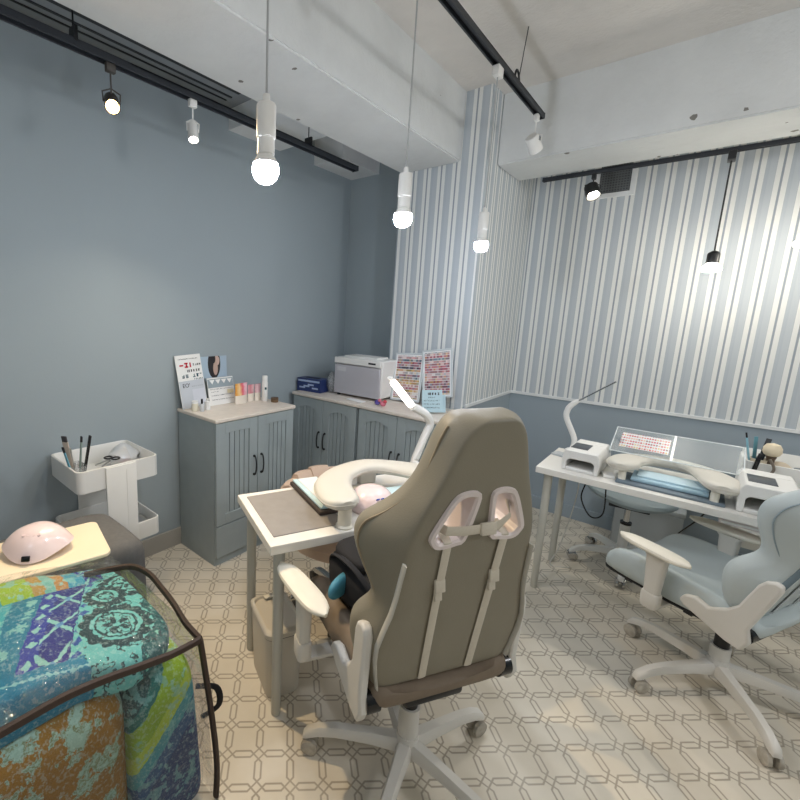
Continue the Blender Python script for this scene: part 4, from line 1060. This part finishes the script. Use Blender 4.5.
o = MB().box((0, 0, .006), (.10, .07, .012), bev=.003).build('card_tray', mat('pale_grey_tray', (196, 200, 202), .4), loc=(-.525, 2.80, Z2 + .0005), rz=-.3); tag(o, 'small pale grey tray on the left end of the far table', 'tray')
o = MB().box((0, 0, .008), (.05, .07, .016), bev=.004).build('remote', white_plastic, loc=(-.275, 2.60, Z2 + .0005), rz=.3); tag(o, 'small white remote between the left nail lamp and the far hand rest', 'remote')
# drawer under the table
r = thing('under_desk_drawer', 'pinkish white shallow drawer tray hung under the far table', 'drawer', (.235, 2.52, .635))
b = MB(); b.box((0, .1, .025), (.16, .2, .004)); b.box((0, 0, .035), (.16, .004, .03)); b.box((-.08, .1, .036), (.004, .2, .03)); b.box((.08, .1, .036), (.004, .2, .03)); b.build('tray', ring_plastic, r, bev=.001)
b = MB(); b.box((0, -.004, .030), (.15, .006, .008)); b.build('lip', white_plastic, r); b = MB(); b.box((-.03, .02, .047), (.03, .03, .006)); b.build('latch', black_gloss, r)

# stool behind the far table
st = thing('salon_stool', 'blue grey saddle stool on casters tucked under the far table', 'stool', (-.205, 3.15, 0), .1)
rings = []
for i in range(13):
    a = i / 12; x = -.225 + .45 * a; k = math.sqrt(max(.02, 1 - abs(2 * a - 1) ** 3)); sag = .02 * math.cos((2 * a - 1) * PI)
    rings.append([V3((x, math.cos(q * PI / 8) * .17 * k, .455 - sag * .5 + .02 * (1 - a) + math.copysign(abs(math.sin(q * PI / 8)) ** .8, math.sin(q * PI / 8)) * .042 * max(.35, k))) for q in range(16)])
b = MB(); b.loft(rings); b.build('seat', mat('stool_blue_grey', (152, 168, 176), .45), st)
MB().box((0, 0, .41), (.2, .16, .014), bev=.004).build('seat_plate', slot_dark, st)
MB().cyl((0, 0, .28), (0, 0, .41), .017).build('piston', chrome, st)
b = MB(); b.cyl((0, 0, .08), (0, 0, .29), .027); b.build('column', white_metal, st); MB().cyl((0, 0, .285), (0, 0, .30), .03).build('collar', black_gloss, st)
star(st, white_metal, .27, 3.5, .065, cm=chrome, w=.018)
# boxes under the table
gb = thing('storage_box', 'pale grey storage box on the floor below the far table', 'box', (-.12, 3.57, 0), .0)
MB().box((0, 0, .15), (.36, .19, .30)).build('body', mat('box_pale_grey', (176, 182, 184), .6), gb, bev=.006)
MB().box((0, 0, .315), (.37, .20, .03)).build('lid', mat('box_pale_grey', (176, 182, 184), .6), gb, bev=.006)
# black cable hanging from the left nail lamp
b = MB(); b.tube(smoothpath([(-.40, 2.98, .715), (-.40, 2.985, .70), (-.415, 2.99, .55), (-.43, 2.99, .43), (-.37, 2.99, .33), (-.31, 2.99, .37), (-.315, 2.985, .55), (-.32, 2.98, .68)], 8), .004, 8)
o = b.build('power_cable', black_gloss); tag(o, 'black power cable looping down under the left end of the far table', 'cable')
b = MB(); b.tube(smoothpath([(.18, 3.0, .68), (.12, 3.15, .45), (.02, 3.34, .20), (.0, 3.36, .03), (-.08, 3.38, .006)], 8), .004, 8)
o = b.build('power_cable', black_gloss); tag(o, 'black power cable running down past the grey storage box', 'cable')
b = MB(); b.tube(smoothpath([(-.45, 2.98, .68), (-.46, 3.0, .4), (-.50, 2.95, .1), (-.52, 2.85, .006), (-.42, 2.9, .005)], 8), .003, 8)
o = b.build('power_cable', mat('cable_white', (214, 212, 204), .5)); tag(o, 'thin white cable trailing to the floor by the far table legs', 'cable')

# ------------------------------------------------------------------ foreground: grey ottoman, board, lamp, bag of blankets
ot = thing('fabric_ottoman', 'dark grey fabric ottoman under the cream board at the left', 'ottoman', (-1.745, .28, 0))
b = MB(); puff(b, (0, .0, .30), (.40, 1.0, .59), 9); b.build('body', grey_fabric, ot)
bd_ = MB(); 
poly = rrect(.285, .72, .028, 6)
bd_.prism(poly, (0, 0, 0), (1, 0, 0), (0, 1, 0), (0, 0, .014)); o = bd_.build('board', board_cream, loc=(-1.690, .270, .607), rz=math.radians(-11), bev=.003); tag(o, 'cream rounded board lying on the dark grey ottoman', 'board')
# pink lamp on the board
ul = thing('nail_lamp', 'pale pink shell nail lamp with small display on the cream board', 'nail lamp', (-1.675, .420, .622), math.radians(52))
rings = []
SX, SY, HH = .090, .118, .098
for i in range(13):
    a = i / 12 * PI / 2; k = math.cos(a) ** .95 * (1 + .10 * (1 - i / 12) ** 6) if i < 12 else .015; ring = []
    for q in range(48):
        th = q * 2 * PI / 48
        # base outline dips to a point in front (-y) and lifts at the sides
        lift_ = .026 * max(0, abs(math.cos(th)) ** 2) * (1 - i / 12) ** 1.2
        rx = SX * (1 + .16 * abs(math.cos(th)) ** 6); ry = SY * .8
        ring.append(V3((math.cos(th) * rx * k, math.sin(th) * ry * k, .006 + lift_ + (HH - .006 - lift_) * math.sin(a))))
    rings.append(ring)
fl_ = [[V3((p.x * .96, p.y * .96, max(.001, p.z - .005))) for p in rings[0]]]
b = MB(); b.loft(fl_ + rings); b.build('shell', pink_plastic, ul)
b = MB(); b.box((0, -SY * .8 * 1.075, .024), (.026, .008, .018), bev=.002, rot=Matrix.Rotation(-.35, 3, 'X')); b.build('display', black_gloss, ul)
b = MB()
for i in range(4): b.cyl((-.024 + i * .016, -.046, .074), (-.024 + i * .016, -.050, .084), .0055, n=14)
b.build('buttons', mat('pink_buttons', (226, 204, 206), .3), ul)

def ikat(name, mode):
    t = NT(name); co = t.coords('Object')
    nz = t.noise(co, 32, 5, .75, 'Color')
    off = t.n('ShaderNodeVectorMath', operation='MULTIPLY_ADD'); t.link(nz, off.inputs[0]); off.inputs[1].default_value = (.026, .026, .026); t.link(co, off.inputs[2])
    o2 = t.n('ShaderNodeVectorMath', operation='SUBTRACT'); t.link(off.outputs[0], o2.inputs[0]); o2.inputs[1].default_value = (.013, .013, .013)
    W = o2.outputs[0]; v = t.xyz(W); x, y, z = v[0], v[1], v[2]
    fine = t.noise(co, 160, 2)
    A = lambda a, b: t.math('ADD', a, b)
    S = lambda a, b: t.math('SUBTRACT', a, b)
    X = lambda a, b: t.math('MULTIPLY', a, b)
    GT = lambda a, b: t.math('GREATER_THAN', a, b)
    LT = lambda a, b: t.math('LESS_THAN', a, b)
    def within(a, lo, hi): return X(GT(a, lo), LT(a, hi))
    def tri(a, p): return t.math('PINGPONG', a, p)
    LIGHT, DARK = lin((140, 206, 200)), lin((14, 56, 62))
    if mode == 'top':
        f = A(y, X(x, .5))                       # bands slant across the top
        f01 = A(X(f, .8), .5)
        g = lambda q: q * .8 + .5
        c = t.ramp(f01, [(0, (28, 128, 150)), (g(-.2), (40, 150, 170)), (g(-.1), (120, 160, 60)), (g(-.02), (30, 130, 160)), (g(.12), (70, 176, 186)), (g(.18), (24, 126, 156)), (g(.255), (40, 60, 160)), (g(.30), (28, 40, 128)), (g(.375), (110, 196, 192)), (g(.56), (24, 92, 94))], 'CONSTANT')
        lf = X(GT(t.noise(W, 19, 5, .65), .55), LT(f, .25)); c = t.mix(X(lf, .85), c, LIGHT)
        # chain of diamonds inside the navy band
        bnd = within(f, .262, .372)
        s1 = A(X(tri(x, .06), 1.0), t.math('ABSOLUTE', S(f, .335))); c = t.mix(X(within(s1, .052, .066), within(f, .295, .372)), c, LIGHT)
        c = t.mix(X(LT(A(tri(A(x, .06), .06), t.math('ABSOLUTE', S(f, .335))), .013), bnd), c, lin((90, 150, 200)))
        c = t.mix(X(LT(A(tri(x, .025), t.math('ABSOLUTE', S(f, .278))), .013), bnd), c, LIGHT)
        c = t.mix(LT(A(tri(x, .018), t.math('ABSOLUTE', S(f, .39))), .014), c, lin((36, 80, 160)))
        # big paisley flowers with scalloped dark border
        right = GT(f, .40)
        for cx, cy, R_ in ((.125, .425, .062), (-.06, .54, .05), (.27, .60, .05), (-.02, .455, .03)):
            dx, dy = S(x, cx), S(y, cy); r = t.math('SQRT', A(X(dx, dx), X(dy, dy))); an = t.math('ARCTAN2', dy, dx)
            scal = X(t.math('ABSOLUTE', t.math('SINE', X(an, 7))), .012)
            c = t.mix(LT(r, R_ + .034), c, lin((118, 200, 194)))
            c = t.mix(X(GT(r, R_ + .004), LT(S(r, scal), R_ + .022)), c, DARK)
            c = t.mix(within(r, R_ - .012, R_ - .006), c, DARK)
            pet = X(t.math('ABSOLUTE', t.math('SINE', X(an, 2.5))), .72 * R_ * .8)
            c = t.mix(X(LT(r, A(pet, .002)), GT(r, .010)), c, DARK)
            c = t.mix(X(within(f, .36, .44), X(LT(r, .001), 1)), c, LIGHT)
        dots = LT(t.vor(W, 42), .22); c = t.mix(X(dots, GT(f, .56)), c, lin((120, 200, 180)))
        c = t.mix(X(within(t.noise(W, 30, 2), .55, .6), right), c, DARK)
        # far fold with its own bands
        back = LT(x, -.155)
        bk = t.ramp(A(X(y, .8), .5), [(0, (40, 140, 160)), (g(.15), (70, 170, 180)), (g(.22), (160, 196, 50)), (g(.30), (186, 150, 70)), (g(.335), (120, 190, 180)), (g(.365), (190, 140, 70)), (g(.40), (60, 160, 190)), (g(.445), (36, 54, 150)), (g(.50), (110, 196, 196))], 'CONSTANT')
        bk = t.mix(X(GT(t.noise(W, 28, 2), .55), .7), bk, LIGHT)
        bk = t.mix(X(within(A(tri(x, .02), t.math('ABSOLUTE', S(y, .472))), .016, .026), within(y, .445, .5)), bk, LIGHT)
        bk = t.mix(X(within(t.noise(W, 16, 2), .50, .54), GT(y, .5)), bk, DARK)
        c = t.mix(back, c, bk)
        # front fold: plain turquoise with a light stitched line
        e2 = A(x, X(y, -.25)); fr = X(GT(e2, .115), LT(y, .315))
        c = t.mix(fr, c, lin((8, 124, 158)))
        c = t.mix(X(fr, LT(t.math('ABSOLUTE', S(e2, .150)), A(X(tri(y, .008), .5), .001))), c, lin((130, 200, 206)))
    elif mode == 'orange':
        c = t.ramp(t.noise(co, 5, 2), [(.38, (150, 106, 10)), (.52, (142, 100, 12)), (.66, (86, 82, 18))])
        nn = t.noise(W, 17, 5, .62)
        up = t.math('MULTIPLY', S(z, -.02), .25)
        lf = GT(A(nn, up), .575)
        c = t.mix(X(lf, .92), c, lin((158, 196, 180)))
        c = t.mix(X(within(A(nn, up), .60, .625), .8), c, lin((110, 112, 40)))
        st = LT(t.math('ABSOLUTE', A(A(z, X(y, .42)), -.03)), A(X(tri(y, .008), .5), .0015))
        c = t.mix(X(st, .9), c, lin((200, 186, 120)))
    else:
        f = S(S(y, X(z, 1.0)), .263); g = lambda q: q * 2 + .5
        c = t.ramp(A(X(f, 2), .5), [(0, (18, 70, 74)), (g(-.06), (30, 110, 104)), (g(-.02), (140, 176, 30)), (g(.06), (176, 200, 60)), (g(.11), (70, 150, 160)), (g(.16), (40, 84, 130)), (g(.22), (30, 60, 110))], 'CONSTANT')
        lf = GT(t.noise(W, 30, 3, .6), .56); c = t.mix(X(lf, .55), c, lin((130, 190, 186)))
        c = t.mix(X(LT(t.vor(W, 24), .16), LT(f, -.02)), c, LIGHT)
    c = t.mix(X(fine, .34), c, lin((24, 44, 50)))
    c = t.mix(X(GT(t.noise(co, 90, 4, .7), .56), .22), c, lin((190, 220, 214)))
    t.bsdf(c, .85, normal=t.bump(t.noise(co, 300, 2), .25, .004), spec=.2); return t.m
BX, BY = -1.225, .02
def blanket(name, label, c, d, m, k=4, wob=.01, seed=0, top=None, shift=(0, 0, 0), lean=0):
    rnd = random.Random(seed); t = bmesh.new(); bmesh.ops.create_uvsphere(t, u_segments=72, v_segments=48, radius=1)
    t.transform(Matrix.Rotation(PI / 2, 4, 'X'))
    ph = [rnd.uniform(0, 6) for _ in range(6)]
    for v in t.verts:
        x, y, z = v.co; p = V3([math.copysign(abs(q) ** (2 / k), q) * s_ / 2 for q, s_ in zip((x, y, z), d)]) + V3(shift)
        hi = max(0, z); p.y += lean * max(0, p.y - .40) / .18 * (1 - (p.z / d[2] + .5))
        p.z += wob * (math.sin(p.y * 9 + ph[0]) + .7 * math.sin(p.x * 14 + p.y * 6 + ph[1])) * (1 if z > 0 else .1)
        p.x += wob * .6 * math.sin(p.y * 11 + p.z * 8 + ph[2])
        if top and p.x > 0: p.x *= 1 - .20 * (1 - sstep(.28, .40, p.y))
        if top: p.z += top(p.x, p.y) * min(1, hi * 2)
        v.co = p
    mb = MB(); mb._merge(t); o = mb.build(name, m, loc=c); return tag(o, label, 'blanket')
def sstep(a, b, q): q = min(1, max(0, (q - a) / (b - a))); return q * q * (3 - 2 * q)
def bulge(x, y): return .045 * (1 - sstep(.2, .55, y)) * (1 - .35 * (x / .3) ** 2) - .022 * math.exp(-((x + .155) / .02) ** 2) - .016 * math.exp(-((x - .10 - .25 * y) / .02) ** 2) * (1 - sstep(.25, .36, y)) - .05 * sstep(-.16, -.30, x) * sstep(.3, .55, y)
blanket('folded_blanket', 'turquoise and navy patterned blanket folded on top inside the clear bag', (BX, BY, .580), (.575, 1.10, .085), ikat('turquoise_ikat', 'top'), 6, .004, 1, bulge, (0, 0, 0))
blanket('folded_blanket', 'orange and olive leaf patterned blanket at the front of the clear bag', (BX, BY, .278), (.57, .97, .55), ikat('orange_ikat', 'orange'), 9, .004, 2, None, (0, -.085, 0))
blanket('folded_blanket', 'lime and dark teal rolled blanket at the right end of the clear bag', (BX, BY, .268), (.575, .20, .53), ikat('lime_ikat', 'lime'), 8, .003, 3, None, (0, .478, 0), .035)

bag = thing('storage_bag', 'clear plastic storage bag with brown piping full of colourful blankets', 'bag', (-1.225, .02, 0))
# shell as a subdivided rounded box, bottom at .004
def shellpt(x, y, z): return V3((x, y, z))
bx, by0, by1, bz = .3, -.62, .578, .60
t = bmesh.new(); bmesh.ops.create_grid(t, x_segments=1, y_segments=1, size=1); t.free()
b = MB(); random.seed(11)
n_, m_ = 22, 40
def topz(x, y):
    q = sstep(.2, .57, y)
    return .592 + .066 * (1 - q) + .030 * (1 - (x / .3) ** 2) * (1 - q) + .034 * (1 - (x / .3) ** 4) * q * (1 - .6 * sstep(.53, .58, y))
grid = [[None] * (m_ + 1) for _ in range(n_ + 1)]
for i in range(n_ + 1):
    for j in range(m_ + 1):
        x = -bx + 2 * bx * i / n_; y = by0 + (by1 - by0) * j / m_
        z = topz(x, y) + (random.uniform(-.004, .004) if 0 < i < n_ and 0 < j < m_ else 0)
        grid[i][j] = b.bm.verts.new((x, y, z))
for i in range(n_):
    for j in range(m_): b.bm.faces.new((grid[i][j], grid[i + 1][j], grid[i + 1][j + 1], grid[i][j + 1]))
b.build('top_panel', plastic_film, bag)
def wall_film(name, fn, n1, n2):
    b = MB(); g = [[b.bm.verts.new(fn(i / n1, j / n2)) for j in range(n2 + 1)] for i in range(n1 + 1)]
    for i in range(n1):
        for j in range(n2): b.bm.faces.new((g[i][j], g[i + 1][j], g[i + 1][j + 1], g[i][j + 1]))
    return b.build(name, plastic_film, bag)
def fr(a, c):
    y = by0 + (by1 - by0) * a; zt_ = topz(bx, y); z = .004 + (zt_ - .004) * c
    return (bx + .012 * math.sin(PI * c) + random.uniform(-.003, .003) * math.sin(PI * c), y, z)
def rt(a, c):
    x = bx - 2 * bx * a; zt_ = topz(x, by1); z = .004 + (zt_ - .004) * c
    return (x, by1 + .05 * (1 - c) + .020 * math.sin(PI * c) * math.sin(PI * min(1, a * 1.0 + .02)) + random.uniform(-.006, .006) * math.sin(PI * c) * math.sin(PI * a), z)
def bk(a, c):
    y = by0 + (by1 - by0) * a; zt_ = topz(-bx, y); return (-bx, y, .004 + (zt_ - .004) * c)
wall_film('front_panel', fr, 40, 14); wall_film('end_panel', rt, 20, 14); wall_film('rear_panel', bk, 20, 6)
def edge(pts, nm='piping'):
    b = MB(); b.tube(smoothpath(pts, 5), .011, 8, flat=(1, .75)); b.build(nm, brown_trim, bag)
edge([(bx + .002, by0 + (by1 - by0) * q / 14, topz(bx, by0 + (by1 - by0) * q / 14)) for q in range(15)])
edge([(bx, by1, topz(bx, by1)), (.235, by1 - .004, .607), (.15, by1 + .006, .622), (.06, by1 + .016, .625), (-.02, by1 + .018, .634), (-.10, by1 + .0, .632), (-.15, by1 - .06, .625), (-.19, by1 - .12, .615)])
edge([(bx, by1, topz(bx, by1)), (bx + .006, by1 + .010, .5), (bx + .012, by1 + .026, .35), (bx + .012, by1 + .042, .2), (bx + .006, by1 + .05, .1), (bx, by1 + .05, .012)])
b = MB(); b.tube(smoothpath([(.22, by1 + .035, .36), (.25, by1 + .088, .34), (.25, by1 + .098, .27), (.22, by1 + .055, .235)], 6), .010, 8, flat=(1, .5)); b.build('handle', black_cloth, bag)

# ------------------------------------------------------------------ light
def point(name, loc, power, rgb, radius=.05):
    l = bpy.data.lights.new(name, 'POINT'); l.energy = power; l.color = lin(rgb)[:3]; l.shadow_soft_size = radius
    o = bpy.data.objects.new(name, l); COL.objects.link(o); o.location = loc; return o
def spotl(name, loc, aim, power, rgb, size=70, blend=.6, radius=.02):
    l = bpy.data.lights.new(name, 'SPOT'); l.energy = power; l.color = lin(rgb)[:3]; l.spot_size = math.radians(size); l.spot_blend = blend; l.shadow_soft_size = radius
    o = bpy.data.objects.new(name, l); COL.objects.link(o); o.location = loc; o.rotation_euler = V3(aim).to_track_quat('-Z', 'Y').to_euler(); return o
# beams of the track spots, starting at their lenses
def lens_pos(x, y, zl, aim, d=.05): return V3((x, y, zl)) + V3(aim).normalized() * d
spotl('warm_spot_beam', lens_pos(-1.845, .828, 2.275, (.75, -.28, -.62)), (.75, -.18, -1.25), 62, (255, 224, 176), 95, .8)
spotl('white_spot_beam', lens_pos(-1.845, 1.19, 2.282, (.3, -.12, -.95)), (.15, -.2, -.97), 24, (255, 240, 216), 120, 1.0)
spotl('black_spot_beam', lens_pos(-.672, 3.352, 2.33, (.35, -.45, -.82)), (.35, -.45, -.82), 26, (255, 246, 230), 80, .7)
# unseen fill lights added to brighten the room, behind and beside the camera
point('fill_light', (-.86, -.7, 1.85), 10, (240, 244, 255), .06)
point('fill_light', (1.5, -.9, 2.2), 14, (255, 246, 232), .12)
point('fill_light', (1.7, 1.9, 2.3), 38, (248, 248, 250), .12)

w = bpy.data.worlds.new('world'); sc.world = w; w.use_nodes = True
bg = w.node_tree.nodes['Background']; bg.inputs[0].default_value = (.6, .65, .7, 1); bg.inputs[1].default_value = .02

# ------------------------------------------------------------------ camera
cam = bpy.data.cameras.new('camera'); co = bpy.data.objects.new('camera', cam); COL.objects.link(co); sc.camera = co
F, CX, CY = 432.3333, 312.3251, 388.5685
cam.sensor_fit = 'HORIZONTAL'; cam.sensor_width = 36; cam.lens = F / 800 * 36
cam.shift_x = (400 - CX) / 800; cam.shift_y = -(400 - CY) / 800; cam.clip_start = .01
pit, rol = .17525574526, .03453645680; a = PI / 4 - .0538787697
cp, sp, cr, sr = math.cos(pit), math.sin(pit), math.cos(rol), math.sin(rol)
right = V3((1, 0, 0)); fw = V3((0, cp, -sp)); up = right.cross(fw)
r2 = right * cr + up * sr; u2 = up * cr - right * sr
Rz = Matrix(((math.cos(a), -math.sin(a), 0), (math.sin(a), math.cos(a), 0), (0, 0, 1)))
r2, u2, f2 = Rz @ r2, Rz @ u2, Rz @ fw
m = Matrix((r2, u2, -f2)).transposed().to_4x4(); m.translation = V3((0, 0, H)); co.matrix_world = m

vs = sc.view_settings; vs.view_transform = 'Standard'; vs.look = 'None'; vs.exposure = 0.27; vs.gamma = 1; vs.use_curve_mapping = False

# ------------------------------------------------------------------ groups of repeats
GROUPS = {'pendant_lamp': 'bare bulb pendant lamps', 'track_spotlight': 'spotlights on the tracks', 'light_track': 'black light tracks', 'storage_cabinet': 'grey panelled cabinets',
          'gaming_chair': 'gaming chairs', 'work_table': 'white work tables', 'hand_rest': 'white hand rests', 'nail_dryer': 'white box nail lamps', 'nail_colour_chart': 'nail colour charts',
          'product_pouch': 'product pouches on the near cabinet', 'utility_trolley': 'white trolleys', 'nail_file': 'nail files', 'nail_brush': 'nail brushes', 'folded_blanket': 'blankets in the clear bag',
          'desk_lamp': 'white desk lamps', 'figurine': 'tiny trinkets', 'power_cable': 'cables under the far table', 'tissue_stack': 'white boxes on the near table', 'nail_lamp': 'pink dome nail lamps'}
for o in list(bpy.data.objects):
    if o.parent is None and 'label' in o.keys():
        base = o.name.split('.')[0]
        if base in GROUPS: o['group'] = GROUPS[base]
